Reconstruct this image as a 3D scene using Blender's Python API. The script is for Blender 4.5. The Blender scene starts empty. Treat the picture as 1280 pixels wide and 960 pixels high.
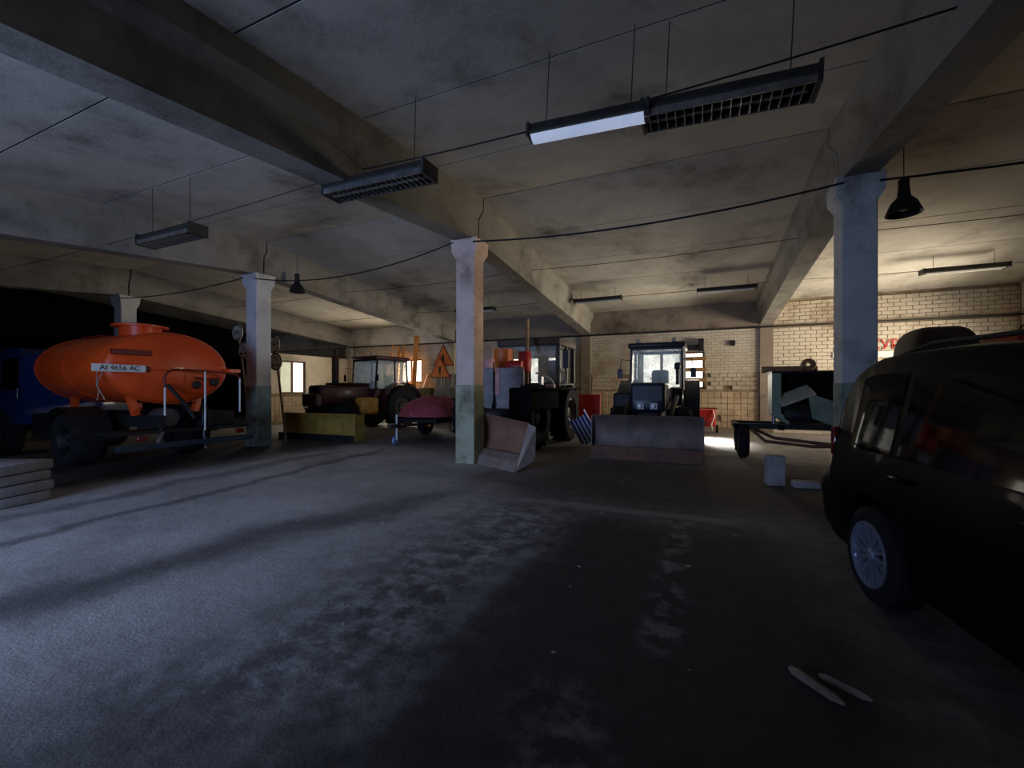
import bpy, bmesh, math, random
from mathutils import Vector, Matrix
random.seed(7)
PI = math.pi
sc = bpy.context.scene
COL = sc.collection

def lin(c):
    return tuple(((v/12.92) if v <= .04045 else ((v+.055)/1.055)**2.4) for v in c)
def rgb(r, g, b):
    return lin((r/255, g/255, b/255))

# ------------------------------------------------------------------ camera, world, lights, exposure
cam = bpy.data.objects.new('camera', bpy.data.cameras.new('camera'))
COL.objects.link(cam)
cam.location = (0, 0, 1.42)
cam.rotation_euler = (PI/2, 0, math.radians(23.854))
cam.data.sensor_width = 36
cam.data.lens = 540.1/1280*36
cam.data.shift_y = 7.2/1280
cam.data.clip_start = .05
sc.camera = cam

w = bpy.data.worlds.new('overcast_sky'); sc.world = w; w.use_nodes = True
w.node_tree.nodes['Background'].inputs[0].default_value = (.55, .68, 1, 1)
w.node_tree.nodes['Background'].inputs[1].default_value = .6

sc.view_settings.view_transform = 'Standard'
sc.view_settings.look = 'None'
sc.view_settings.exposure = 0.0
sc.view_settings.gamma = 1.0
sc.view_settings.use_curve_mapping = False

def area(name, loc, target, sx, sy, power, color, spread=180):
    d = bpy.data.lights.new(name, 'AREA'); d.shape = 'RECTANGLE'; d.size = sx; d.size_y = sy
    d.energy = power; d.color = color; d.spread = math.radians(spread)
    o = bpy.data.objects.new(name, d); COL.objects.link(o); o.location = loc
    o.rotation_euler = (Vector(target)-Vector(loc)).to_track_quat('-Z', 'Y').to_euler()
    return o
COLD = (.37, .54, 1.0)
WARM = (1.0, .90, .74)
# daylight through the open gate behind the photographer
area('gate_daylight', (-5.2, -4.75, 1.6), (-6.6, 4, 1.9), 3.4, 3.0, 490, COLD, 160)
# daylight through the windows
area('back_window_daylight', (-1.02, 16.25, 2.1), (-1.02, 10, 2.9), 2.0, 1.25, 50, WARM, 140)
area('rear_window_daylight', (-12.75, 16.25, 2.3), (-12.3, 10, 2.5), .9, 1.0, 140, WARM)
area('partition_window_daylight', (-16.1, 13.4, 1.97), (-10, 13, 2.2), 1.2, 1.3, 30, WARM)
area('side_window_daylight', (7.75, 14.15, 2.0), (0, 14.8, 3.3), 3.4, 1.7, 300, WARM, 98)

area('window_sunbeam', (-.35, 16.45, 2.2), (.35, 13.2, 0), .6, .5, 40, (1, .97, .9), 22)

# ------------------------------------------------------------------ node materials
MATS = {}
def newmat(name):
    m = bpy.data.materials.new(name); m.use_nodes = True
    MATS[name] = m
    nt = m.node_tree
    return m, nt, nt.nodes['Principled BSDF']
def noise(nt, scale, detail=4, rough=.6, coord='Object', vec=None):
    n = nt.nodes.new('ShaderNodeTexNoise'); n.inputs['Scale'].default_value = scale
    n.inputs['Detail'].default_value = detail; n.inputs['Roughness'].default_value = rough
    if vec is None:
        t = nt.nodes.new('ShaderNodeTexCoord'); vec = t.outputs[coord]
    nt.links.new(vec, n.inputs['Vector'])
    return n.outputs['Fac']
def ramp(nt, fac, stops):
    r = nt.nodes.new('ShaderNodeValToRGB')
    e = r.color_ramp.elements
    while len(e) < len(stops): e.new(.5)
    for k, (p, c) in enumerate(stops):
        e[k].position = p
        e[k].color = (*c, 1) if hasattr(c, '__len__') else (c, c, c, 1)
    nt.links.new(fac, r.inputs[0])
    return r.outputs[0]
def mix(nt, fac, a, b, mode='MIX'):
    n = nt.nodes.new('ShaderNodeMix'); n.data_type = 'RGBA'; n.blend_type = mode
    for s, v in ((0, fac), (6, a), (7, b)):
        if hasattr(v, 'is_linked') or isinstance(v, bpy.types.NodeSocket): nt.links.new(v, n.inputs[s])
        elif s == 0: n.inputs[0].default_value = v
        else: n.inputs[s].default_value = (*v, 1)
    return n.outputs[2]
def math_(nt, op, a, b=0.0, c=0.0, clamp=False):
    n = nt.nodes.new('ShaderNodeMath'); n.operation = op; n.use_clamp = clamp
    for k, v in enumerate((a, b, c)):
        if isinstance(v, bpy.types.NodeSocket): nt.links.new(v, n.inputs[k])
        else: n.inputs[k].default_value = v
    return n.outputs[0]
def bump(nt, bsdf, h, strength=.3, dist=.02):
    b = nt.nodes.new('ShaderNodeBump'); b.inputs['Strength'].default_value = strength
    b.inputs['Distance'].default_value = dist
    nt.links.new(h, b.inputs['Height']); nt.links.new(b.outputs[0], bsdf.inputs['Normal'])

def simple(name, c1, c2=None, scale=6, rough=.6, metal=0, bmp=.1, coat=0, spec=.5, detail=5):
    m, nt, p = newmat(name)
    c2 = c2 or tuple(v*.7 for v in c1)
    f = noise(nt, scale, detail)
    nt.links.new(ramp(nt, f, [(.32, c1), (.68, c2)]), p.inputs['Base Color'])
    p.inputs['Roughness'].default_value = rough; p.inputs['Metallic'].default_value = metal
    p.inputs['Coat Weight'].default_value = coat; p.inputs['Coat Roughness'].default_value = .04
    p.inputs['Specular IOR Level'].default_value = spec
    if bmp: bump(nt, p, noise(nt, scale*5, 4), bmp, .01)
    return m
def emissive(name, c, strength, c2=None, scale=3):
    m, nt, p = newmat(name)
    p.inputs['Base Color'].default_value = (*[v*.3 for v in c], 1)
    f = noise(nt, scale, 4)
    nt.links.new(ramp(nt, f, [(.35, c), (.65, c2 or c)]), p.inputs['Emission Color'])
    p.inputs['Emission Strength'].default_value = strength
    return m

def stained(name, base, light, dark, scale, stain_scale, rough=.9, bmp=.35):
    m, nt, p = newmat(name)
    g = nt.nodes.new('ShaderNodeNewGeometry').outputs['Position']
    f = noise(nt, scale, 7, .65, vec=g)
    col = ramp(nt, f, [(.3, base), (.7, light)])
    s = noise(nt, stain_scale, 6, .7, vec=g)
    sm = ramp(nt, s, [(.50, 0), (.72, 1)])
    col = mix(nt, sm, col, dark)
    nt.links.new(col, p.inputs['Base Color'])
    p.inputs['Roughness'].default_value = rough; p.inputs['Specular IOR Level'].default_value = .25
    bump(nt, p, noise(nt, 26, 6, .7, vec=g), bmp, .02)
    return m

CEIL = stained('whitewashed_concrete', rgb(164, 156, 142), rgb(204, 196, 180), rgb(96, 88, 78), 1.1, .55)
BEAM = stained('beam_concrete', rgb(122, 116, 106), rgb(142, 136, 124), rgb(78, 70, 62), 1.3, .8)
COLM = stained('column_whitewash', rgb(186, 184, 178), rgb(208, 204, 196), rgb(130, 124, 116), 2.2, 1.2)
COLW = stained('pinkish_column_whitewash', rgb(206, 176, 158), rgb(224, 196, 178), rgb(150, 126, 108), 2.2, 1.2)  # red reflected light mixed into the middle column's colour
DADOW = stained('faded_dado_paint', rgb(150, 150, 122), rgb(176, 176, 146), rgb(96, 82, 66), 3, 1.6)  # middle column's dado, same warm light tint put into the colour
DADO = stained('column_dado_paint', rgb(120, 134, 120), rgb(146, 158, 142), rgb(70, 72, 64), 3, 1.6)
WALLP = stained('wall_whitewash', rgb(196, 186, 164), rgb(222, 212, 190), rgb(126, 104, 80), .8, .55)
WALLDIRTY = stained('wall_soot_plaster', rgb(118, 104, 90), rgb(140, 126, 108), rgb(74, 62, 52), .9, .7)
BRICKM = stained('white_brick', rgb(182, 168, 146), rgb(200, 187, 166), rgb(140, 114, 88), 1.2, .9, bmp=.5)
TILEM = stained('glazed_wall_tile', rgb(170, 148, 120), rgb(196, 176, 146), rgb(122, 86, 58), 1.0, .8, rough=.45, bmp=.05)
MORTAR = stained('dirty_mortar', rgb(138, 122, 98), rgb(158, 142, 116), rgb(92, 72, 54), 3, 1)
BLACKW = simple('tarred_dark_wall', (.006, .006, .007), (.003, .003, .003), 2, .95, spec=.1)  # near-black colour stands for the lack of light in the left bay

DARKJOINT = simple('sooty_joint', rgb(52, 48, 44), rgb(40, 37, 34), 3, .95)
# floor: worn concrete with dust and tyre marks, and light and shade painted in
def floor_mat():
    m, nt, p = newmat('worn_dusty_concrete')
    tc = nt.nodes.new('ShaderNodeTexCoord'); O = tc.outputs['Object']
    sep = nt.nodes.new('ShaderNodeSeparateXYZ')
    dn = nt.nodes.new('ShaderNodeTexNoise'); dn.inputs['Scale'].default_value = 1.3; dn.inputs['Detail'].default_value = 6
    nt.links.new(O, dn.inputs['Vector'])
    va = nt.nodes.new('ShaderNodeVectorMath'); va.operation = 'MULTIPLY_ADD'
    nt.links.new(dn.outputs['Color'], va.inputs[0]); va.inputs[1].default_value = (.9, .9, 0)
    vb = nt.nodes.new('ShaderNodeVectorMath'); vb.operation = 'SUBTRACT'
    vb.inputs[1].default_value = (.45, .45, 0)
    nt.links.new(O, vb.inputs[0]); nt.links.new(vb.outputs[0], va.inputs[2])
    nt.links.new(va.outputs[0], sep.inputs[0])
    X, Y = sep.outputs[0], sep.outputs[1]
    sep2 = nt.nodes.new('ShaderNodeSeparateXYZ'); nt.links.new(O, sep2.inputs[0])
    x0, y0 = sep2.outputs[0], sep2.outputs[1]
    def sm(v, a, b):
        n = nt.nodes.new('ShaderNodeMapRange'); n.interpolation_type = 'SMOOTHSTEP'
        nt.links.new(v, n.inputs[0]); n.inputs[1].default_value = a; n.inputs[2].default_value = b
        return n.outputs[0]
    def band(v, a, b, e):
        return math_(nt, 'MULTIPLY', sm(v, a-e, a+e), math_(nt, 'SUBTRACT', 1, sm(v, b-e, b+e)))
    def box(xx, yy, x1, x2, y1, y2, e):
        return math_(nt, 'MULTIPLY', band(xx, x1, x2, e), band(yy, y1, y2, e))
    big = noise(nt, .55, 6, .65, vec=O)
    fine = noise(nt, 5, 8, .7, vec=O)
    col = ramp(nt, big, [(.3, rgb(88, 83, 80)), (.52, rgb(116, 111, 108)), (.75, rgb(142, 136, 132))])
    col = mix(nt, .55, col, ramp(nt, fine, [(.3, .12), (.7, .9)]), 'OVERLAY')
    lit_left = math_(nt, 'MULTIPLY', box(X, Y, -8.6, -2.6, -4, 8.6, .8), ramp(nt, noise(nt, .9, 6, .6, vec=O), [(.25, .35), (.6, 1)]))  # brightly lit left floor, painted as a paler colour
    col = mix(nt, math_(nt, 'MULTIPLY', lit_left, .85), col, rgb(208, 200, 192))
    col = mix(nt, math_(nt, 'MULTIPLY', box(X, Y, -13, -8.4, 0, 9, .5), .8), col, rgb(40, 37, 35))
    # long shadow bands painted into the floor colour
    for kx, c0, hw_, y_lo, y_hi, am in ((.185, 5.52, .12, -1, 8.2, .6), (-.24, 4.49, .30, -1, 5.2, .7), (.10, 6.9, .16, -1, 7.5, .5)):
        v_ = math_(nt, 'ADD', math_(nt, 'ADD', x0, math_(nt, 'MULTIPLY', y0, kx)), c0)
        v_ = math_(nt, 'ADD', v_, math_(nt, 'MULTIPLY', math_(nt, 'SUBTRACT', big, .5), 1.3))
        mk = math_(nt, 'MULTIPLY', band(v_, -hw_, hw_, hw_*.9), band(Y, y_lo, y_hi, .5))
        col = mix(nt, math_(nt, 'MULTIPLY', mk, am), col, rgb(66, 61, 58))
    # lane shadow left of the car, painted as darker floor
    lane_shade = box(X, Y, -1.35, .75, -3, 4.75, .35)
    col = mix(nt, math_(nt, 'MULTIPLY', lane_shade, .8), col, rgb(52, 47, 48))
    dark_patch = box(X, Y, -3.6, 2.6, 5.6, 8.4, .7)  # darker patch in front of the tractors
    col = mix(nt, math_(nt, 'MULTIPLY', dark_patch, .6), col, rgb(44, 40, 36))
    # pale dried dust, plus light around the lane shadow painted in
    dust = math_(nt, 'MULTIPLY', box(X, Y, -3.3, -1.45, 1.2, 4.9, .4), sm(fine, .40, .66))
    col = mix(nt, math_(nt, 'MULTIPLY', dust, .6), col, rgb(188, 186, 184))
    st = box(X, y0, -2.2, .35, 5.08, 5.28, .07)  # pale strips along the edges of the painted lane shadow
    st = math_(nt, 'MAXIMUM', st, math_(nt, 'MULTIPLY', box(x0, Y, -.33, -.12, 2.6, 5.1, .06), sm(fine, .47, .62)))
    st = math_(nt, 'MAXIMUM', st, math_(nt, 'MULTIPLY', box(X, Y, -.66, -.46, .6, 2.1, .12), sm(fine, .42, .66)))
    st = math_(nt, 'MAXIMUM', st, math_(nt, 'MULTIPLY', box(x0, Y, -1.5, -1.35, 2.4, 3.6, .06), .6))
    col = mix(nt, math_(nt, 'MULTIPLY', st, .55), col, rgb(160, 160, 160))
    # tread prints
    wv = nt.nodes.new('ShaderNodeTexWave'); wv.inputs['Scale'].default_value = 1.7; wv.inputs['Distortion'].default_value = 14
    wv.inputs['Detail'].default_value = 3; wv.bands_direction = 'Y'
    nt.links.new(O, wv.inputs['Vector'])
    tr = math_(nt, 'MULTIPLY', sm(wv.outputs['Fac'], .72, .92), box(X, Y, -2.3, -1.55, 1.1, 4.6, .15))
    tr = math_(nt, 'MULTIPLY', tr, sm(fine, .46, .58))
    col = mix(nt, math_(nt, 'MULTIPLY', tr, .3), col, rgb(205, 203, 200))
    grit = noise(nt, 55, 3, .6, vec=O)
    col = mix(nt, math_(nt, 'MULTIPLY', sm(grit, .70, .74), .5), col, rgb(190, 186, 180))
    nt.links.new(col, p.inputs['Base Color'])
    nt.links.new(ramp(nt, big, [(.3, .62), (.7, .9)]), p.inputs['Roughness'])
    p.inputs['Specular IOR Level'].default_value = .25
    hgt = math_(nt, 'ADD', math_(nt, 'MULTIPLY', fine, 1.0), math_(nt, 'MULTIPLY', grit, .25))
    bump(nt, p, hgt, .5, .03)
    return m
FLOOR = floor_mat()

STEEL = simple('worn_steel', rgb(150, 150, 152), rgb(110, 108, 106), 8, .35, .8)
DARKSTEEL = simple('dark_greasy_steel', rgb(38, 36, 34), rgb(22, 21, 20), 8, .6, .3)
RUST = simple('rusty_steel', rgb(126, 86, 62), rgb(84, 62, 50), 5, .75, .1, .4)
RUBBER = simple('tyre_rubber', rgb(26, 26, 27), rgb(36, 34, 32), 9, .85, 0, .3, spec=.2)
BLACKP = simple('black_plastic', rgb(20, 20, 22), rgb(14, 14, 15), 8, .5)
WHITEP = simple('white_paint', rgb(226, 226, 222), rgb(200, 200, 196), 6, .5)
ORANGE = simple('orange_tank_paint', rgb(232, 84, 26), rgb(212, 70, 20), 2.5, .38, 0, .06, .15)
DARKRED = simple('dark_red_paint', rgb(120, 28, 16), rgb(92, 20, 12), 5, .5)
RED = simple('red_paint', rgb(190, 34, 28), rgb(150, 26, 22), 4, .45)
MAROON = simple('maroon_tractor_paint', rgb(74, 20, 24), rgb(52, 14, 18), 4, .38, 0, .05, .2)
NAVY = simple('dark_navy_paint', rgb(26, 32, 50), rgb(18, 22, 36), 4, .35, 0, .05, .25)
YELLOW = simple('dull_yellow_paint', rgb(176, 146, 62), rgb(130, 104, 46), 4, .6, 0, .2)
CANY = simple('ochre_tank_paint', rgb(206, 148, 56), rgb(170, 116, 40), 5, .5)
BLADE3 = simple('scraped_blade_steel', rgb(132, 112, 98), rgb(82, 70, 66), 2.5, .6, .25, .4)
BLADE2 = simple('rusty_plough_steel', rgb(150, 112, 88), rgb(120, 84, 64), 2.5, .7, .1, .4)
BLADE2E = simple('worn_plough_edge', rgb(168, 150, 136), rgb(134, 116, 104), 6, .5, .3, .3)
GREYP = simple('grey_hood_paint', rgb(150, 142, 140), rgb(112, 106, 106), 3, .5, .1, .15)
PINKP = simple('faded_red_panel_paint', rgb(206, 150, 142), rgb(176, 120, 112), 4, .6)
GREENP = simple('pale_green_cabinet_paint', rgb(138, 156, 134), rgb(112, 130, 108), 3, .5, 0, .1)
BEIGE = simple('beige_sheet_paint', rgb(190, 186, 164), rgb(160, 156, 136), 3, .55, 0, .1)
WOOD = simple('raw_wood', rgb(168, 126, 78), rgb(130, 92, 54), 5, .75, 0, .3)
ORWOOD = simple('orange_stained_wood', rgb(206, 136, 58), rgb(168, 100, 40), 5, .65, 0, .3)
GREYWOOD = simple('weathered_grey_wood', rgb(150, 136, 116), rgb(112, 98, 82), 5, .8, 0, .3)
BROWNWOOD = simple('brown_window_wood', rgb(112, 70, 34), rgb(84, 50, 24), 6, .6, 0, .2)
SIGNW = simple('white_sign_face', rgb(226, 224, 216), rgb(206, 204, 196), 6, .5)
SIGNK = simple('black_sign_print', rgb(24, 24, 24), rgb(30, 30, 30), 6, .6)
SIGNR = simple('red_wall_lettering', rgb(190, 50, 28), rgb(168, 40, 22), 8, .7)
SIGNO = simple('orange_sign_face', rgb(232, 122, 40), rgb(206, 100, 30), 5, .5)
TARP = simple('dusty_red_tarpaulin', rgb(176, 78, 84), rgb(134, 52, 60), 6, .75, 0, .6)
NET = simple('grey_sacking', rgb(176, 170, 160), rgb(130, 122, 114), 22, .9, 0, .8)
BLUEP = simple('blue_cab_paint', rgb(20, 52, 104), rgb(14, 38, 78), 4, .4, 0, .05, .2)
STRIPEB = simple('blue_fabric', rgb(40, 66, 150), rgb(30, 50, 120), 12, .8)
STRIPEW = simple('white_fabric', rgb(224, 226, 236), rgb(206, 208, 220), 12, .8)
CONC = simple('pale_concrete_block', rgb(176, 168, 162), rgb(146, 138, 132), 6, .9, 0, .5)
CARP = simple('black_car_paint', (.004, .0045, .006), (.003, .0035, .005), 2, .4, .0, 0, .1, .03)
CARGL = simple('dark_car_glass', (.002, .002, .003), (.002, .002, .003), 2, .05, 0, 0, 0, .22)
CARTRIM = simple('black_car_trim', (.006, .006, .007), (.004, .004, .005), 8, .55, 0, .05)
ALLOY = simple('silver_alloy', rgb(196, 204, 222), rgb(178, 186, 206), 5, .28, .75, 0)
ALLOYD = simple('dark_wheel_well', (.003, .003, .004), (.003, .003, .004), 5, .8, 0, 0)
REDLENS = simple('red_tail_lens', rgb(110, 10, 12), rgb(90, 8, 10), 5, .15, 0, 0, .6)
LAMPBODY = simple('dusty_lamp_housing', rgb(58, 54, 48), rgb(40, 37, 33), 8, .6, .3)
LOUVRE = simple('bright_lamp_louvre', rgb(190, 190, 188), rgb(150, 150, 146), 9, .25, .9)
CABLE = simple('black_cable', rgb(14, 13, 13), rgb(18, 17, 16), 9, .7)
LAMPLIT = emissive('cold_tube_diffuser', (.62, .72, .95), .55, (.5, .6, .85), 2)
PANE = emissive('daylit_window_pane', (1.0, .95, .82), 3.2, (.95, 1.0, .9), 2.5)
PANEG = emissive('daylit_curtained_pane', (.62, .62, .40), .75, (.75, .74, .52), 2)
PANEB = emissive('daylit_bright_pane', (1, .97, .92), 1.8, (.8, .82, .84), 5)

def glass():
    m, nt, p = newmat('dusty_cab_glass')
    p.inputs['Base Color'].default_value = (.80, .90, .86, 1)
    p.inputs['Roughness'].default_value = .06
    p.inputs['Alpha'].default_value = .32
    f = noise(nt, 3, 5)
    nt.links.new(ramp(nt, f, [(.35, .2), (.7, .45)]), p.inputs['Alpha'])
    return m
GLASS = glass()

# ------------------------------------------------------------------ geometry helpers
class MB:
    def __init__(s): s.bm = bmesh.new()
    def _xf(s, vs, m): bmesh.ops.transform(s.bm, matrix=m, verts=vs)
    def box(s, c, d, rot=None, bev=0.0, seg=1):
        r = bmesh.ops.create_cube(s.bm, size=1); vs = r['verts']
        m = Matrix.Diagonal((*d, 1))
        if rot: m = rot.to_4x4() @ m if isinstance(rot, Matrix) else Matrix.Rotation(rot, 4, 'Z') @ m
        bmesh.ops.transform(s.bm, matrix=Matrix.Translation(c) @ m, verts=vs)
        if bev:
            es = list({e for v in vs for e in v.link_edges})
            bmesh.ops.bevel(s.bm, geom=es, offset=bev, segments=seg, profile=.5, affect='EDGES')
        return s
    def span(s, lo, hi, bev=0.0, seg=1):
        return s.box([(a+b)/2 for a, b in zip(lo, hi)], [abs(b-a) for a, b in zip(lo, hi)], None, bev, seg)
    def cyl(s, p0, p1, r0, r1=None, n=14, caps=True):
        r1 = r0 if r1 is None else r1
        p0, p1 = Vector(p0), Vector(p1); d = p1-p0
        q = d.to_track_quat('Z', 'Y')
        rings = []
        for p, r in ((p0, r0), (p1, r1)):
            rings.append([s.bm.verts.new(p + q @ Vector((r*math.cos(2*PI*k/n), r*math.sin(2*PI*k/n), 0))) for k in range(n)])
        for k in range(n):
            s.bm.faces.new((rings[0][k], rings[0][(k+1) % n], rings[1][(k+1) % n], rings[1][k]))
        if caps:
            s.bm.faces.new(rings[0][::-1]); s.bm.faces.new(rings[1])
        return s
    def tube(s, pts, r, n=8):
        pts = [Vector(p) for p in pts]; rings = []
        prev = None
        for k, p in enumerate(pts):
            t = (pts[min(k+1, len(pts)-1)] - pts[max(k-1, 0)]).normalized()
            a = (prev if prev is not None else (Vector((0, 0, 1)) if abs(t.z) < .9 else Vector((1, 0, 0))))
            a = (a - t*a.dot(t)).normalized(); b = t.cross(a); prev = a
            rings.append([s.bm.verts.new(p + r*(a*math.cos(2*PI*j/n) + b*math.sin(2*PI*j/n))) for j in range(n)])
        for u, v in zip(rings, rings[1:]):
            for j in range(n): s.bm.faces.new((u[j], u[(j+1) % n], v[(j+1) % n], v[j]))
        s.bm.faces.new(rings[0][::-1]); s.bm.faces.new(rings[-1])
        return s
    def lathe(s, prof, o=(0, 0, 0), axis='Z', n=28, sx=1.0, sy=1.0):
        M = {'Z': Matrix.Identity(3), 'X': Matrix(((0, 0, 1), (0, 1, 0), (-1, 0, 0))), 'Y': Matrix(((1, 0, 0), (0, 0, 1), (0, -1, 0)))}[axis]
        rings = []
        for r, z in prof:
            if r < 1e-5: rings.append([s.bm.verts.new(Vector(o) + M @ Vector((0, 0, z)))])
            else: rings.append([s.bm.verts.new(Vector(o) + M @ Vector((sx*r*math.cos(2*PI*k/n), sy*r*math.sin(2*PI*k/n), z))) for k in range(n)])
        for u, v in zip(rings, rings[1:]):
            for k in range(n):
                k2 = (k+1) % n
                f = [u[k % len(u)], u[k2 % len(u)], v[k2 % len(v)], v[k % len(v)]]
                f = list(dict.fromkeys(f))
                if len(f) > 2:
                    try: s.bm.faces.new(f)
                    except ValueError: pass
        return s
    def prism(s, poly, a, b, axis='X'):
        def P(u, v, w): return {'X': (w, u, v), 'Y': (u, w, v), 'Z': (u, v, w)}[axis]
        A = [s.bm.verts.new(P(u, v, a)) for u, v in poly]; B = [s.bm.verts.new(P(u, v, b)) for u, v in poly]
        n = len(poly)
        s.bm.faces.new(A); s.bm.faces.new(B[::-1])
        for k in range(n): s.bm.faces.new((A[k], B[k], B[(k+1) % n], A[(k+1) % n]))
        return s
    def quad(s, a, b, c, d, th=0.0):
        vs = [Vector(p) for p in (a, b, c, d)]
        n = (vs[1]-vs[0]).cross(vs[3]-vs[0]).normalized()*th
        A = [s.bm.verts.new(v) for v in vs]
        if not th: s.bm.faces.new(A); return s
        B = [s.bm.verts.new(v+n) for v in vs]
        s.bm.faces.new(A[::-1]); s.bm.faces.new(B)
        for k in range(4): s.bm.faces.new((A[k], A[(k+1) % 4], B[(k+1) % 4], B[k]))
        return s
    def grid(s, f, nu, nv, close_u=False):
        V = [[s.bm.verts.new(f(i, j)) for j in range(nv)] for i in range(nu)]
        for i in range(nu if close_u else nu-1):
            for j in range(nv-1):
                s.bm.faces.new((V[i][j], V[(i+1) % nu][j], V[(i+1) % nu][j+1], V[i][j+1]))
        return s
    def build(s, name, mat, parent=None, loc=None, rz=None, smooth=True):
        bmesh.ops.recalc_face_normals(s.bm, faces=s.bm.faces[:])
        me = bpy.data.meshes.new(name); s.bm.to_mesh(me); s.bm.free()
        if smooth:
            for p in me.polygons: p.use_smooth = True
            me.set_sharp_from_angle(angle=math.radians(38))
        me.materials.append(mat)
        return place(name, me, parent, loc, rz)
def place(name, me, parent=None, loc=None, rz=None):
    o = bpy.data.objects.new(name, me); COL.objects.link(o)
    if parent: o.parent = parent
    if loc is not None: o.location = loc
    if rz is not None:
        o.rotation_euler = rz if hasattr(rz, '__len__') else (0, 0, rz)
    return o
def thing(name, label, cat, loc=(0, 0, 0), rz=0, group=None):
    o = place(name, None, None, loc, rz)
    return tag(o, label, cat, group)
def tag(o, label, cat=None, group=None, kind=None):
    o['label'] = label
    if cat: o['category'] = cat
    if group: o['group'] = group
    if kind: o['kind'] = kind
    return o
def struct(o, label=None):
    o['kind'] = 'structure'
    if label: o['label'] = label
    return o
def copy_tree(o, parent=None):
    c = o.copy(); COL.objects.link(c); c.parent = parent
    for ch in list(o.children): copy_tree(ch, c)
    return c
def text(name, body, size, mat, parent, loc, rot, sx=1.0, extrude=.004, align='CENTER'):
    cu = bpy.data.curves.new(name, 'FONT'); cu.body = body; cu.size = size; cu.extrude = extrude
    cu.align_x = align; cu.align_y = 'CENTER'; cu.materials.append(mat)
    tmp = bpy.data.objects.new(name, cu); COL.objects.link(tmp)
    dg = bpy.context.evaluated_depsgraph_get(); me = bpy.data.meshes.new_from_object(tmp.evaluated_get(dg))
    bpy.data.objects.remove(tmp); me.name = name
    if not me.materials: me.materials.append(mat)
    o = place(name, me, parent, loc, rot); o.scale = (sx, 1, 1)
    return o

# ------------------------------------------------------------------ room
YR, YW = 7.42, 16.65
XC = [-16.41, -10.30, -4.185, 1.93]
XL, XR, YF = -22.5, 8.05, -5.0
def zc(y):  return 5.12 + (.0988*(y-YR) if y < YR else -.0785*(y-YR))
def zb(y):  return zc(y) - .80

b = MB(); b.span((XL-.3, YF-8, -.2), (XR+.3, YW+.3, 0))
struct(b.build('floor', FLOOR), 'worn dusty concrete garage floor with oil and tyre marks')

# ceiling: sloping deck with separate precast slabs hung as children
ce = MB()
ce.prism([(YF, zc(YF)+.008), (YR, zc(YR)+.008), (YW+.3, zc(YW+.3)+.008), (YW+.3, zc(YW+.3)+.3), (YR, zc(YR)+.32), (YF, zc(YF)+.3)], XL-.3, XR+.3, 'X')
ceiling = struct(ce.build('ceiling', DARKJOINT, smooth=False), 'low-pitched whitewashed concrete slab ceiling')
xs = [XL-.3] + XC + [XR+.3]
ys_f = [YR - 1.62*k for k in range(9)][::-1]; ys_f[0] = YF
ys_b = [YR + 1.846*k for k in range(6)]; ys_b[-1] = YW
ys = sorted(set(ys_f + ys_b[1:]))
for i in range(len(xs)-1):
    for j in range(len(ys)-1):
        y0, y1 = ys[j]+.012, ys[j+1]-.012
        dz = random.uniform(-.001, .003)
        dz2 = dz + random.uniform(-.001, .001)
        s = MB(); s.prism([(y0, zc(y0)+dz), (y1, zc(y1)+dz2), (y1, zc(y1)+.2), (y0, zc(y0)+.2)], xs[i]+.01, xs[i+1]-.01, 'X')
        s.build('ceiling_slab', CEIL, ceiling, smooth=False)

# beams: stepped section (wide flange above, narrow web below), one per bay length
def beam(x, y0, y1, label):
    o = MB()
    w1, w2 = .19, .30
    sec = [(-w1, 0), (w1, 0), (w1+.01, .42), (w2, .56), (w2, .82), (-w2, .82), (-w2, .56), (-w1-.01, .42)]
    A = [o.bm.verts.new((x+u, y0, zb(y0)+v)) for u, v in sec]; B = [o.bm.verts.new((x+u, y1, zb(y1)+v)) for u, v in sec]
    o.bm.faces.new(A); o.bm.faces.new(B[::-1])
    for k in range(8): o.bm.faces.new((A[k], B[k], B[(k+1) % 8], A[(k+1) % 8]))
    return struct(o.build('roof_beam', BEAM, smooth=False), label)
nm = ['beam over the dark left bay', 'beam above the road sign column', 'beam running overhead to the pink column', 'beam running to the blue-grey column beside the car']
for x, l in zip(XC, nm):
    beam(x, YF, YR-.02, 'concrete roof ' + l + ', near half')
    beam(x, YR+.02, YW-.02, 'concrete roof ' + l + ', far half')
# columns
cl = ['grey concrete column behind the orange tank hatch', 'grey concrete column between the round road signs',
      'whitewashed concrete column standing in front of the plough blade', 'blue-grey concrete column behind the black car']
for x, l in zip(XC, cl):
    c = thing('column', l, None, (x, YR, 0)); struct(c)
    cm, dm = (COLW, DADOW) if x == -4.185 else (COLM, DADO)
    s = MB(); s.box((0, 0, (zb(YR)-.36)/2), (.40, .40, zb(YR)-.36), bev=.015); s.build('shaft', cm, c, smooth=False)
    s = MB(); z0, z1, z2 = zb(YR)-.37, zb(YR)-.24, zb(YR)-.01
    A = []
    for z, hx, hy in ((z0, .20, .20), (z1, .27, .24), (z2, .27, .27)):
        A.append([s.bm.verts.new((sx*hx, sy*hy, z)) for sx, sy in ((-1, -1), (1, -1), (1, 1), (-1, 1))])
    for u, v in zip(A, A[1:]):
        for k in range(4): s.bm.faces.new((u[k], u[(k+1) % 4], v[(k+1) % 4], v[k]))
    s.bm.faces.new(A[0]); s.bm.faces.new(A[-1])
    s.build('capital', cm, c, smooth=False)
    s = MB(); s.box((0, 0, .76), (.412, .412, 1.52), bev=.012); s.build('painted_dado', dm, c, smooth=False)

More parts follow.
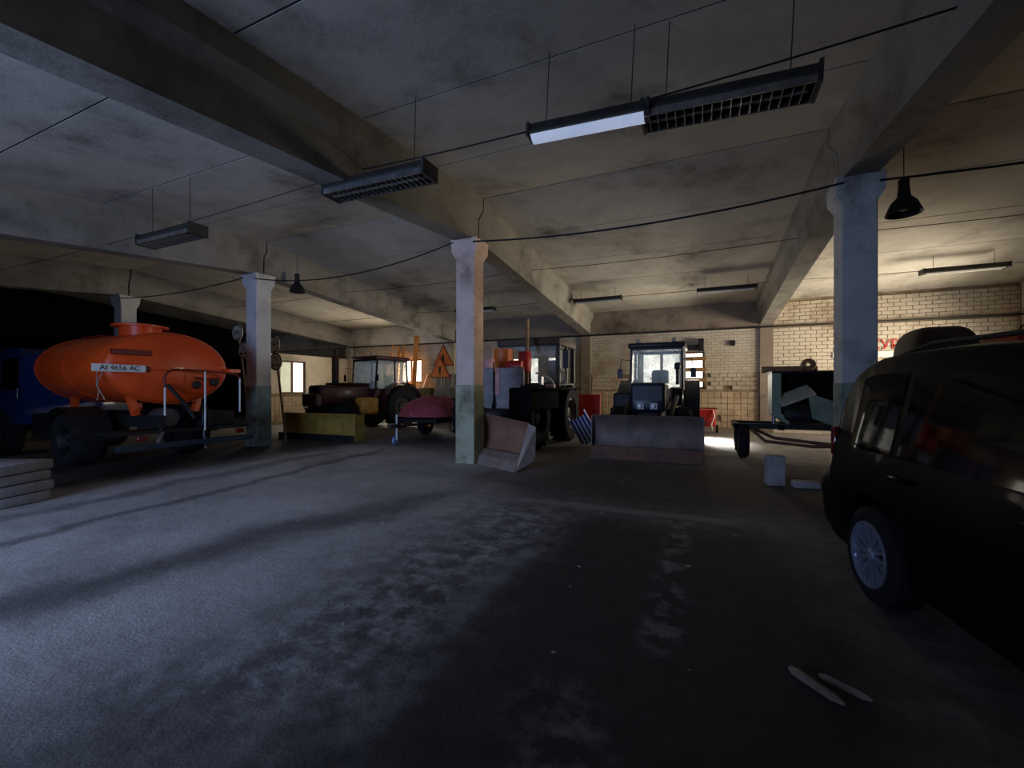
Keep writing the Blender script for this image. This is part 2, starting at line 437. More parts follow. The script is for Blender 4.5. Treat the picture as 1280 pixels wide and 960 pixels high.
# walls
def wall_boxes(axis, pos, th, a0, a1, z0, z1, holes):
    """boxes of a wall with rectangular openings; axis 'Y': wall in the XZ plane at Y=pos"""
    b = MB()
    def put(u0, u1, v0, v1):
        if u1-u0 < .01 or v1-v0 < .01: return
        if axis == 'Y': b.span((u0, pos, v0), (u1, pos+th, v1))
        else: b.span((pos, u0, v0), (pos+th, u1, v1))
    cur = a0
    for (u0, u1, v0, v1) in sorted(holes):
        put(cur, u0, z0, z1); put(u0, u1, z0, v0); put(u0, u1, v1, z1); cur = u1
    put(cur, a1, z0, z1)
    return b
W1 = (-2.1, .05, 1.45, 2.78); W2 = (-13.2, -11.95, 1.75, 2.85); W6 = (-7.6, -5.35, 1.45, 2.78)
wall_back = struct(wall_boxes('Y', YW, .3, XL, XR+.3, 0, zc(YW)+.25, [W2, W6, W1]).build('wall_back', MORTAR, smooth=False), 'whitewashed brick and tile back wall')
SW = [(12.3, 13.9, 1.15, 2.85), (14.5, 16.1, 1.15, 2.85)]
wall_right = struct(wall_boxes('X', XR, .3, YF, YW, 0, 5.3, SW).build('wall_right', WALLP, smooth=False), 'whitewashed right wall with windows')
GATE = (-7.0, -3.4, 0, 3.3)
wall_front = struct(wall_boxes('Y', YF-.3, .3, XL, XR+.3, 0, 5.3, [GATE]).build('wall_front', WALLP, smooth=False), 'front wall with the open gate behind the photographer')
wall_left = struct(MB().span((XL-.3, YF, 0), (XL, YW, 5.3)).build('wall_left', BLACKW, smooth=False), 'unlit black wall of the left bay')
PW = (12.77, 14.06, 1.25, 2.68)
wall_part = struct(wall_boxes('X', -16.62, .22, 12.3, YW, 0, 2.96, [PW]).build('wall_partition', MORTAR, smooth=False), 'low white brick partition with a window')

# unseen gate leaves, added to keep gate light off barrel and right floor
for n_, x_, ln_ in ((1, -7.07, 2.7), (2, -3.33, 2.7)):
    g = thing('door_%d' % n_, 'steel gate leaf swung inwards', None, (x_, YF, 0)); struct(g)
    MB().span((-.03, 0, .03), (.03, ln_, 3.25)).build('gate_panel', DARKSTEEL, g, smooth=False)
    for z in (.3, 1.6, 2.9): MB().span((-.07, .05, z-.05), (-.03, ln_-.05, z+.05)).build('rail', DARKSTEEL, g, smooth=False)

# wall facing: tiles below, block courses, whitewashed brickwork above
def pieces(parent, name, mat, axis, pos, a0, a1, z0, z1, pw, ph, gap, depth, holes=(), stagger=True, skip=0.0):
    me = {}
    def mesh(w_):
        k = round(w_, 3)
        if k not in me:
            b = MB()
            if axis == 'Y': b.box((0, 0, 0), (w_-gap, depth, ph-gap), bev=.006)
            else: b.box((0, 0, 0), (depth, w_-gap, ph-gap), bev=.006)
            bmesh.ops.recalc_face_normals(b.bm, faces=b.bm.faces[:])
            m = bpy.data.meshes.new(name); b.bm.to_mesh(m); b.bm.free(); m.materials.append(mat); me[k] = m
        return me[k]
    n = 0; r = 0; z = z0
    while z + ph <= z1 + 1e-4:
        u = a0 - (pw/2 if (stagger and r % 2) else 0)
        while u < a1 - .01:
            lo, hi = max(u, a0), min(u+pw, a1)
            ok = hi-lo > .05 and not any(hi > h[0]+.01 and lo < h[1]-.01 and z+ph > h[2]+.01 and z < h[3]-.01 for h in holes)
            if ok and random.random() >= skip:
                j = random.uniform(-.006, .006)
                p = ((lo+hi)/2, pos+j, z+ph/2) if axis == 'Y' else (pos+j, (lo+hi)/2, z+ph/2)
                place(name, mesh(hi-lo), parent, p); n += 1
            u += pw
        z += ph; r += 1
    return n
def facing(name, mat, axis, pos, th, a0, a1, z0, z1, holes, parent):
    return wall_boxes(axis, pos, th, a0, a1, z0, z1, holes).build(name, mat, parent, smooth=False)
def brick_mat():
    m, nt, p = newmat('painted_brick_courses')
    g = nt.nodes.new('ShaderNodeNewGeometry').outputs['Position']
    mp = nt.nodes.new('ShaderNodeMapping'); mp.inputs['Rotation'].default_value = (PI/2, 0, 0)
    nt.links.new(g, mp.inputs['Vector'])
    bt = nt.nodes.new('ShaderNodeTexBrick'); bt.inputs['Scale'].default_value = 1
    bt.inputs['Brick Width'].default_value = .27; bt.inputs['Row Height'].default_value = .1
    bt.inputs['Mortar Size'].default_value = .008; bt.inputs['Color1'].default_value = (*rgb(196, 185, 166), 1)
    bt.inputs['Color2'].default_value = (*rgb(182, 170, 150), 1); bt.inputs['Mortar'].default_value = (*rgb(148, 134, 114), 1)
    nt.links.new(mp.outputs[0], bt.inputs['Vector'])
    s = noise(nt, .5, 6, .7, vec=g)
    col = mix(nt, ramp(nt, s, [(.48, 0), (.72, .8)]), bt.outputs['Color'], rgb(132, 110, 84))
    nt.links.new(col, p.inputs['Base Color']); p.inputs['Roughness'].default_value = .9
    p.inputs['Specular IOR Level'].default_value = .2
    bump(nt, p, bt.outputs['Fac'], -.4, .015)
    return m
BRICKTEX = brick_mat()
TILE_TOP, BL_TOP = 1.40, 2.0
# left and far bays: painted courses (too fine to tell apart)
facing('painted_courses', BRICKTEX, 'Y', YW-.03, .03, XL, -4.4, 0, 3.52, [W2, W6], wall_back)
facing('painted_courses', BRICKTEX, 'Y', YW-.03, .03, -4.0, 1.75, BL_TOP, 3.52, [W1], wall_back)
facing('painted_courses', BRICKTEX, 'Y', YW-.03, .03, 2.1, XR, 0, 2.0, [], wall_back)
# sooty lintel band above the pipe in the two middle bays
facing('lintel_band', WALLDIRTY, 'Y', YW-.09, .09, -10.1, 1.75, 3.56, zc(YW)+.1, [], wall_back)
facing('lintel_band', WALLP, 'Y', YW-.05, .05, XL, -10.5, 3.56, zc(YW)+.1, [], wall_back)
n1 = pieces(wall_back, 'tile', TILEM, 'Y', YW-.012, -3.95, 1.72, .12, TILE_TOP, .205, .205, .012, .03, [W1], stagger=False, skip=.02)
n2 = pieces(wall_back, 'block', BRICKM, 'Y', YW-.016, -3.95, 1.72, TILE_TOP+.02, BL_TOP, .27, .145, .016, .04, [W1], skip=.03)
n3 = pieces(wall_back, 'brick', BRICKM, 'Y', YW-.016, 2.12, XR-.02, 2.02, 3.46, .30, .12, .012, .04)
n4 = pieces(wall_back, 'brick', BRICKM, 'Y', YW-.016, 2.12, XR-.02, 3.58, 4.32, .30, .12, .012, .04)
n5 = pieces(wall_part, 'tile', TILEM, 'X', -16.395, 12.32, YW-.02, .1, 1.25, .205, .205, .012, .03, stagger=False)
facing('painted_courses', WALLP, 'X', -16.415, .03, 12.3, YW, 1.26, 2.96, [PW], wall_part)
# pilasters and heating pipe
for x, l in ((-16.3, 'left'), (-10.3, 'middle'), (-4.185, 'tractor'), (1.93, 'right')):
    p = MB(); p.span((x-.19, YW-.10, 0), (x+.19, YW, 3.6)); p.build('pilaster', WALLDIRTY if x > -5 else WALLP, wall_back, smooth=False)
p = MB(); p.span((-3.96, YW-.03, 0), (1.72, YW, .12)); p.build('plinth', WALLDIRTY, wall_back, smooth=False)
struct(MB().cyl((-16.2, YW-.13, 3.53), (XR, YW-.13, 3.50), .028, n=8).build('trim_1', DARKSTEEL), 'thin dark pipe along the back wall')

# windows
def window(n, axis, pos, hole, frame, panes, label, mull=(.5,), face=-1, depth=.06):
    u0, u1, v0, v1 = hole
    wn = thing('window_%d' % n, label, None); struct(wn)
    def sp(a0, a1, z0, z1, d0, d1):
        b = MB()
        if axis == 'Y': b.span((a0, pos+d0, z0), (a1, pos+d1, z1))
        else: b.span((pos+d0, a0, z0), (pos+d1, a1, z1))
        return b
    f = .07
    b = MB()
    for a0, a1, z0, z1 in ((u0, u1, v0, v0+f), (u0, u1, v1-f, v1), (u0, u0+f, v0+f, v1-f), (u1-f, u1, v0+f, v1-f)):
        if axis == 'Y': b.span((a0, pos, z0), (a1, pos+depth, z1))
        else: b.span((pos, a0, z0), (pos+depth, a1, z1))
    b.build('window_frame', frame, wn, smooth=False)
    edges = [u0+f] + [u0+(u1-u0)*m for m in mull] + [u1-f]
    for m in edges[1:-1]:
        sp(m-.05, m+.05, v0+f, v1-f, 0, depth).build('mullion', frame, wn, smooth=False)
    for k in range(len(edges)-1):
        sp(edges[k]+(.05 if k else 0), edges[k+1]-(.05 if k < len(edges)-2 else 0), v0+f, v1-f, depth*.4, depth*.4+.01).build('pane', panes[k % len(panes)], wn, smooth=False)
    return wn
w1 = window(1, 'Y', YW+.06, W1, BROWNWOOD, [PANE], 'bright window behind the dark tractor cab', (.33, .64))
for k, z in enumerate((2.52, 2.13, 1.77)):
    MB().span((-.72, YW-.035, z-.07), (.10, YW-.008, z+.07)).build('board', WOOD, w1, smooth=False)
w6 = window(6, 'Y', YW+.06, W6, BROWNWOOD, [PANE], 'partly boarded bright window behind the articulated tractor', (.33, .64))
for x_, wd_ in ((-6.78, .56), (-5.95, .46)): MB().span((x_-wd_/2, YW-.03, 1.5), (x_+wd_/2, YW-.005, 2.75)).build('board', GREYWOOD, w6, smooth=False)
window(2, 'Y', YW+.06, W2, BROWNWOOD, [PANE], 'small bright window behind the orange poles', (.5,))
window(3, 'X', -16.52, PW, BROWNWOOD, [PANEG, PANEB], 'brown wooden window in the white partition', (.5,))
window(4, 'X', XR+.1, SW[0], BROWNWOOD, [PANE], 'side window nearer the camera', (.5,))
window(5, 'X', XR+.1, SW[1], BROWNWOOD, [PANE], 'side window nearer the back wall', (.5,))

# ------------------------------------------------------------------ black car beside the photographer
def build_car():
    car = thing('car', 'glossy black estate car parked at the right edge, tail towards the garage', 'car', (1.02, 3.6, 0), math.radians(8.5))
    CX = .89
    YWH = (0.0, -2.68)
    def lower(y):
        for yw in YWH:
            d = abs(y-yw)
            if d < .37: return .33 + math.sqrt(max(.37**2-d*d, 0))
        return .24 if y < .6 else .24 + (y-.6)*.35
    key = [(-3.56, .62, .62), (-3.5, .72, .70), (-3.35, .82, .78), (-3.0, .93, .85), (-2.55, 1.0, .885), (-2.3, 1.06, .89), (-2.0, 1.25, .89),
           (-1.6, 1.50, .89), (-1.3, 1.62, .89), (-.8, 1.665, .89), (-.3, 1.69, .89), (.05, 1.69, .885), (.3, 1.675, .88), (.45, 1.645, .87),
           (.55, 1.60, .865), (.62, 1.53, .86), (.67, 1.40, .86), (.70, 1.20, .855), (.72, .93, .85), (.78, .86, .85), (.88, .82, .84), (.96, .76, .80), (1.0, .68, .74)]
    def at(y):
        for (a, z0, w0), (b_, z1, w1_) in zip(key, key[1:]):
            if a <= y <= b_:
                f = (y-a)/(b_-a); return z0+(z1-z0)*f, w0+(w1_-w0)*f
        return key[-1][1:] if y > 0 else key[0][1:]
    stations = sorted(set([k[0] for k in key] + [yw+d for yw in YWH for d in (-.38, -.365, -.34, -.28, -.2, -.1, 0, .1, .2, .28, .34, .365, .38)]))
    def side(y):
        zt, hw = at(y); zl = lower(y)
        zs = min(.93, zt-.07)
        hr = hw-.03-.20*max(zt-zs-.1, 0)
        m = max(min(.62, zs-.12), zl+.02)
        return [(0, zl), (hw-.09, zl), (hw-.015, zl+.02), (hw+.01, m), (hw+.004, (m+zs)/2), (hw-.025, zs), (hr, zt-.075), (hr-.05, zt-.03), (hr-.22, zt-.004), (0, zt+.012)]
    R = [side(y) for y in stations]
    N = len(R[0])
    def P(i, j):
        prof = R[i]
        if j < N: u, z = prof[j]; return Vector((CX-u, stations[i], z))
        u, z = prof[2*N-2-j]; return Vector((CX+u, stations[i], z))
    b = MB()
    nv = 2*N-2
    V = [[b.bm.verts.new(P(i, j)) for j in range(nv)] for i in range(len(stations))]
    for i in range(len(stations)-1):
        for j in range(nv):
            j2 = (j+1) % nv
            b.bm.faces.new((V[i][j], V[i+1][j], V[i+1][j2], V[i][j2]))
    b.bm.faces.new(V[0]); b.bm.faces.new(V[-1][::-1])
    body = b.build('body', CARP, car)
    # side glass
    def glassp(y0, y1, sgn):
        g_ = MB(); n = 7
        def f(i, j):
            y = y0+(y1-y0)*i/(n-1); s = .10+.78*j/3
            p = side(y); (ua, za), (ub, zb_) = p[5], p[6]
            u = ua+(ub-ua)*s+.006; z = za+(zb_-za)*s
            return (CX+sgn*u, y, z)
        g_.grid(f, n, 4)
        return g_.build('side_window', CARGL, car)
    for sgn in (-1, 1):
        for y0, y1 in ((-2.0, -1.2), (-1.12, -.22), (-.14, .40)): glassp(y0, y1, sgn)
        MB().span((CX+sgn*.885-.03, -1.35, .86), (CX+sgn*.885+.03, -1.16, .89), .01).build('door_handle', CARP, car)
        MB().span((CX+sgn*.885-.03, -.42, .87), (CX+sgn*.885+.03, -.23, .90), .01).build('door_handle', CARP, car)
        MB().box((CX+sgn*1.0, -2.0, 1.03), (.2, .12, .15), bev=.03).build('wing_mirror', CARP, car)
        MB().box((CX+sgn*.79, .715, 1.0), (.10, .05, .24), bev=.02).build('tail_lamp', REDLENS, car)
        MB().tube([(CX+sgn*.55, .3, 1.675), (CX+sgn*.55, -.0, 1.72), (CX+sgn*.55, -1.1, 1.70), (CX+sgn*.55, -1.4, 1.62)], .014).build('roof_rail', CARTRIM, car)
    MB().quad((CX-.66, .672, 1.42), (CX+.66, .672, 1.42), (CX+.72, .722, .98), (CX-.72, .722, .98), .012).build('rear_window', CARGL, car)
    MB().span((CX-.7, .84, .46), (CX+.7, 1.015, .60), .03).build('rear_bumper', CARTRIM, car)
    MB().quad((CX-.60, -2.02, 1.27), (CX-.56, -1.66, 1.50), (CX+.56, -1.66, 1.50), (CX+.60, -2.02, 1.27), .02).build('windscreen', CARGL, car)
    # wheels
    for yw in YWH:
        for sgn in (-1, 1):
            cx = CX+sgn*.80
            wh = MB().lathe([(.20, -.10), (.27, -.11), (.312, -.085), (.322, -.05), (.322, .05), (.312, .085), (.27, .11), (.20, .10)], axis='X', n=36).build('wheel', RUBBER, car, (cx, yw, .322))
            MB().lathe([(.205, -.08), (.215, -.105), (.20, -.108), (.19, -.07), (0, -.05)], axis='X', n=36).build('rim', ALLOY if sgn < 0 else ALLOYD, wh) if False else None
            ring = MB(); f = sgn
            ring.lathe([(.20, f*.02), (.218, f*.10), (.212, f*.114), (.198, f*.112), (.186, f*.05), (.186, f*.02)], axis='X', n=40)
            ring.build('rim', ALLOY, wh)
            MB().lathe([(.19, f*.02), (.0, f*.02)], axis='X', n=24).build('brake_backing', ALLOYD, wh)
            sp = MB()
            for k in range(10):
                a = 2*PI*k/10+.12
                for da in (-.085, .085):
                    c_, s_ = math.cos(a+da*.4), math.sin(a+da*.4); c2, s2 = math.cos(a+da*1.5), math.sin(a+da*1.5)
                    p0 = Vector((f*.088, c_*.035, s_*.035)); p1 = Vector((f*.102, c2*.196, s2*.196))
                    t = Vector((0, -s_, c_))
                    d0, d1 = t*.007, t*.013
                    A = [p0-d0, p0+d0, p1+d1, p1-d1]
                    lo = [v - Vector((f*.035, 0, 0)) for v in A]
                    va = [sp.bm.verts.new(v) for v in A]; vb = [sp.bm.verts.new(v) for v in lo]
                    sp.bm.faces.new(va); sp.bm.faces.new(vb[::-1])
                    for q in range(4): sp.bm.faces.new((va[q], va[(q+1) % 4], vb[(q+1) % 4], vb[q]))
            sp.build('spokes', ALLOY, wh, smooth=False)
            MB().lathe([(.04, f*.06), (.04, f*.098), (.03, f*.106), (0, f*.106)], axis='X', n=16).build('hub_cap', ALLOY, wh)
    return car
build_car()

# ------------------------------------------------------------------ shared wheel for lorries, tractors and trailers
WCACHE = {}
def wheel(parent, c, R, wd, rr, sgn, rim_mat, lugs=0, name='wheel', tyre=None):
    key = (R, wd, rr, sgn, lugs)
    if key not in WCACHE:
        h = wd/2
        b = MB().lathe([(rr, -h*.8), (rr+.03, -h*.95), (R-.10*R, -h), (R-.02, -h*.78), (R, -h*.5), (R, h*.5), (R-.02, h*.78), (R-.10*R, h), (rr+.03, h*.95), (rr, h*.8)], axis='X', n=32)
        for k in range(lugs):
            a = 2*PI*k/lugs
            for s_ in (-1, 1):
                aa = a + (PI/lugs if s_ > 0 else 0)
                rot = Matrix.Rotation(aa, 3, 'X') @ Matrix.Rotation(s_*.6, 3, 'Z')
                p = Matrix.Rotation(aa, 3, 'X') @ Vector((s_*h*.48, 0, R+.012))
                b.box(p, (h*1.0, .05, .05), rot)
        o = b.build(name, tyre or RUBBER, parent, c)
        r = MB(); f = sgn*h
        r.lathe([(rr+.005, f*.82), (rr-.02, f*.86), (rr-.05, f*.7), (rr-.07, f*.35), (rr*.45, f*.30), (rr*.40, f*.55), (rr*.18, f*.6), (0, f*.6)], axis='X', n=28)
        ro = r.build('rim', rim_mat, o)
        nb = MB()
        for k in range(6):
            a = 2*PI*k/6; y_, z_ = math.cos(a)*rr*.3, math.sin(a)*rr*.3
            nb.cyl((f*.52, y_, z_), (f*.64, y_, z_), .018, n=6)
        no = nb.build('wheel_nuts', STEEL, o)
        back = MB().lathe([(rr, -f*.7), (0, -f*.6)], axis='X', n=20).build('inner_disc', rim_mat, o)
        WCACHE[key] = (o.data, ro.data, no.data, back.data)
        return o
    d = WCACHE[key]
    o = place(name, d[0], parent, c); ro = place('rim', d[1], o); place('wheel_nuts', d[2], o); place('inner_disc', d[3], o)
    return o

# ------------------------------------------------------------------ orange tank lorry, rear end towards us
def tank_truck():
    # local: +x is the rear (towards +X world)
    t = thing('tank_lorry', 'orange vacuum tank lorry parked in the left bay', 'tank lorry', (-9.35, 5.05, 0))
    ry, rz_, cz = 1.06, .69, 1.84
    prof = []
    for k in range(9):
        a = PI/2*k/8; prof.append((math.sin(a), -.36*math.cos(a)*1.0))
    # lathe about x: z axis of the profile maps to x
    def barrel(stations):
        b = MB(); n = 48; rings = []
        for x, r in stations:
            if r < 1e-4: rings.append([b.bm.verts.new((x, 0, cz))]); continue
            rings.append([b.bm.verts.new((x, ry*r*math.cos(2*PI*k/n), cz+rz_*r*math.sin(2*PI*k/n))) for k in range(n)])
        for u, v in zip(rings, rings[1:]):
            for k in range(n):
                f = list(dict.fromkeys([u[k % len(u)], u[(k+1) % n % len(u)], v[(k+1) % n % len(v)], v[k % len(v)]]))
                if len(f) > 2: b.bm.faces.new(f)
        return b
    front = [(-2.72-.22*math.cos(PI/2*k/7), math.sin(PI/2*k/7)) for k in range(8)]
    rear = [(-.22+.24*math.sin(PI/2*k/7), math.cos(PI/2*k/7)) for k in range(8)]
    tank = barrel(front + [(-2.2, 1), (-1.5, 1), (-.8, 1)] + rear).build('tank', ORANGE, t)
    for x in (-.22, -1.6, -2.7):
        barrel([(x-.02, 1.0), (x-.02, 1.012), (x+.02, 1.012), (x+.02, 1.0)]).build('weld_seam', ORANGE, tank)
    hx = -1.25
    MB().lathe([(.34, 2.44), (.34, 2.70)], (hx, 0, 0), n=28).build('hatch_neck', ORANGE, t)
    MB().lathe([(.34, 2.69), (.46, 2.69), (.46, 2.73), (.30, 2.76), (0, 2.77)], (hx, 0, 0), n=28).build('hatch_lid', ORANGE, t)
    MB().tube([(hx-.36, -.12, 2.5), (hx-.44, -.12, 2.62), (hx-.44, -.12, 2.8)], .018).build('hatch_hinge', DARKRED, t)
    MB().span((-2.6, -.4, 2.50), (-1.8, .4, 2.535)).build('walkway', DARKRED, t, smooth=False)
    # brackets on the rear end, towards the left
    for z in (2.09, 1.80): MB().span((-.10, -1.0, z-.05), (.0, -.43, z+.05), .008).build('bracket', DARKRED, t)
    pl = MB().span((.0, -1.29, 1.735), (.015, -.52, 1.865), .004).build('number_plate', SIGNW, t)
    tx = text('plate_lettering', 'AI 4656 AC', .13, SIGNK, pl, (.018, -.90, 1.80), (PI/2, 0, PI/2), .92, .001)
    # red-brown rail with white posts
    pts = []
    ya, yb, zt = -.38, 1.02, 1.80
    pts = [(.32, ya, 1.44), (.32, ya, 1.66), (.32, ya+.05, 1.75), (.32, ya+.16, zt), (.32, .25, zt-.005), (.32, .8, zt-.04), (.32, .96, zt-.06), (.32, yb, zt-.14)]
    rail = MB().tube(pts, .022, 10).build('guard_rail', DARKRED, t)
    for y_, z0, z1 in ((ya, .90, 1.46), (.32, .62, 1.78), (yb, .95, 1.66)):
        MB().cyl((.33, y_, z0), (.33, y_, z1), .017, n=8).build('rail_post', WHITEP, t)
    for y_, z_ in ((.36, 1.52), (.72, 1.58)):
        MB().lathe([(.0, .04), (.07, .04), (.085, .10), (.06, .14), (0, .14)], (-.1, y_, z_), 'X', n=18).build('valve_flange', DARKSTEEL, t)
    MB().tube([(.06, .3, 1.66), (.12, .5, 1.63), (.1, .75, 1.66)], .02).build('valve_handle', DARKRED, t)
    MB().tube([(.05, -.2, 1.52), (.15, .05, 1.15), (.2, .2, .85)], .035).build('drain_hose', DARKSTEEL, t)
    MB().span((-.5, 1.0, 1.79), (.02, 1.25, 1.87), .01).build('side_bracket', ORANGE, t)
    for y_ in (-.55, .55):
        MB().box((-.35, y_, 1.12), (.12, .10, .36), Matrix.Rotation(.25*(1 if y_ < 0 else -1), 3, 'X')).build('saddle', ORANGE, t)
        MB().box((-2.5, y_, 1.12), (.12, .10, .36)).build('saddle', ORANGE, t)
    # chassis, rear frame with fittings
    for y_ in (-.42, .42): MB().span((-5.2, y_-.05, .72), (.35, y_+.05, .95)).build('chassis_rail', DARKSTEEL, t, smooth=False)
    MB().span((.30, -1.12, .36), (.42, 1.28, .46), .01).build('rear_bumper', simple('bumper_paint', rgb(44, 58, 66), rgb(30, 40, 48), 6, .5), t)
    MB().span((-.3, -1.1, .62), (.28, 1.22, .68)).build('rear_platform', DARKSTEEL, t, smooth=False)
    MB().span((-.2, .35, .68), (.2, 1.0, .98), .03).build('pump_housing', DARKSTEEL, t)
    MB().lathe([(0, -.2), (.16, -.2), (.18, -.16), (.18, .16), (.16, .2), (0, .2)], (.05, -.25, .9), 'X', n=20).build('vacuum_pump', simple('pump_grey', rgb(84, 88, 92), rgb(60, 64, 68), 6, .4, .5), t)
    MB().tube([(.30, .32, .64), (.33, .30, .52), (.30, .34, .40), (.33, .33, .26)], .02).build('chain', STEEL, t)
    MB().tube([(.1, -.35, .75), (.3, -.4, .62), (.33, -.5, .45)], .03).build('pipe', STEEL, t)
    for y_ in (-.75, 1.0):
        l = MB().box((.36, y_, .56), (.06, .16, .09), bev=.01).build('rear_lamp', REDLENS, t)
    for x in (-1.35,):
        for y_, s_ in ((-.92, -1), (.92, 1)): wheel(t, (x, y_, .5), .5, .5, .27, s_, DARKSTEEL)
        for y_ in (-.95, .95): MB().grid(lambda i, j: (x+.62*math.cos(PI*i/8), y_-.28+.56*j, .5+.60*math.sin(PI*i/8)), 9, 2).build('mudguard', DARKSTEEL, t)
    for y_, s_ in ((-.92, -1), (.92, 1)): wheel(t, (-4.4, y_, .5), .5, .28, .27, s_, DARKSTEEL)
    for o in t.children:
        if o.name.startswith('wheel'): o.rotation_euler = (0, 0, PI/2)
    MB().span((-2.9, -1.05, .45), (-2.2, -.62, .95), .04).build('tool_box', DARKSTEEL, t)
    # blue cab
    cab = MB(); P_ = [(-5.3, .7), (-5.3, 1.25), (-4.95, 1.35), (-4.55, 2.15), (-4.3, 2.28), (-3.55, 2.28), (-3.4, 2.15), (-3.35, .7)]
    cab.prism(P_, -1.0, 1.0, 'Y'); cab.build('cab', BLUEP, t, smooth=False)
    for s_ in (-1, 1):
        MB().span((-4.4, s_*1.0-.012, 1.42), (-3.6, s_*1.0+.012, 2.08), .005).build('cab_window', CARGL, t)
        MB().tube([(-3.6, s_*1.02, 1.2), (-3.5, s_*1.05, 1.25), (-3.5, s_*1.05, 1.45)], .012).build('door_handle', STEEL, t)
    MB().span((-3.352, -.6, 1.5), (-3.34, .6, 2.05)).build('rear_cab_window', CARGL, t, smooth=False)
    # wires hanging at the left of the rear end
    for pts in ([(-.28, -1.10, 1.75), (-.2, -1.14, 1.55), (-.26, -1.08, 1.42), (-.2, -1.13, 1.24)], [(-.2, -1.05, 1.76), (-.15, -1.16, 1.5), (-.12, -1.06, 1.25)]):
        MB().tube(pts, .008, 6).build('loose_wire', NET, t)
    return t
tank_truck()

# ------------------------------------------------------------------ wheeled tractors (front towards local -y, origin under the rear axle)
def blade(parent, name, L, prof, mat, loc, rz=0, drop=0.0):
    """curved blade: profile (y,z) centre line swept along x, with thickness; right end may be lower"""
    b = MB(); th = .035; n = len(prof); cols = 9
    def nrm(k):
        a = Vector(prof[max(k-1, 0)]); c = Vector(prof[min(k+1, n-1)]); d = (c-a).normalized(); return Vector((-d.y, d.x))
    ring = [Vector(p) for p in prof] + [Vector(prof[k]) + nrm(k)*th*-1 for k in range(n-1, -1, -1)]
    def f(i, j):
        x = -L/2+L*j/(cols-1); s_ = 1-drop*j/(cols-1)
        p = ring[i % len(ring)]; return (x, p.x, p.y*s_)
    V = [[b.bm.verts.new(f(i, j)) for j in range(cols)] for i in range(len(ring))]
    m = len(ring)
    for i in range(m):
        for j in range(cols-1): b.bm.faces.new((V[i][j], V[(i+1) % m][j], V[(i+1) % m][j+1], V[i][j+1]))
    for j in (0, cols-1):
        for k in range(n-1): b.bm.faces.new((V[k][j], V[k+1][j], V[m-2-k][j], V[m-1-k][j]))
    return b.build(name, mat, parent, loc, rz)

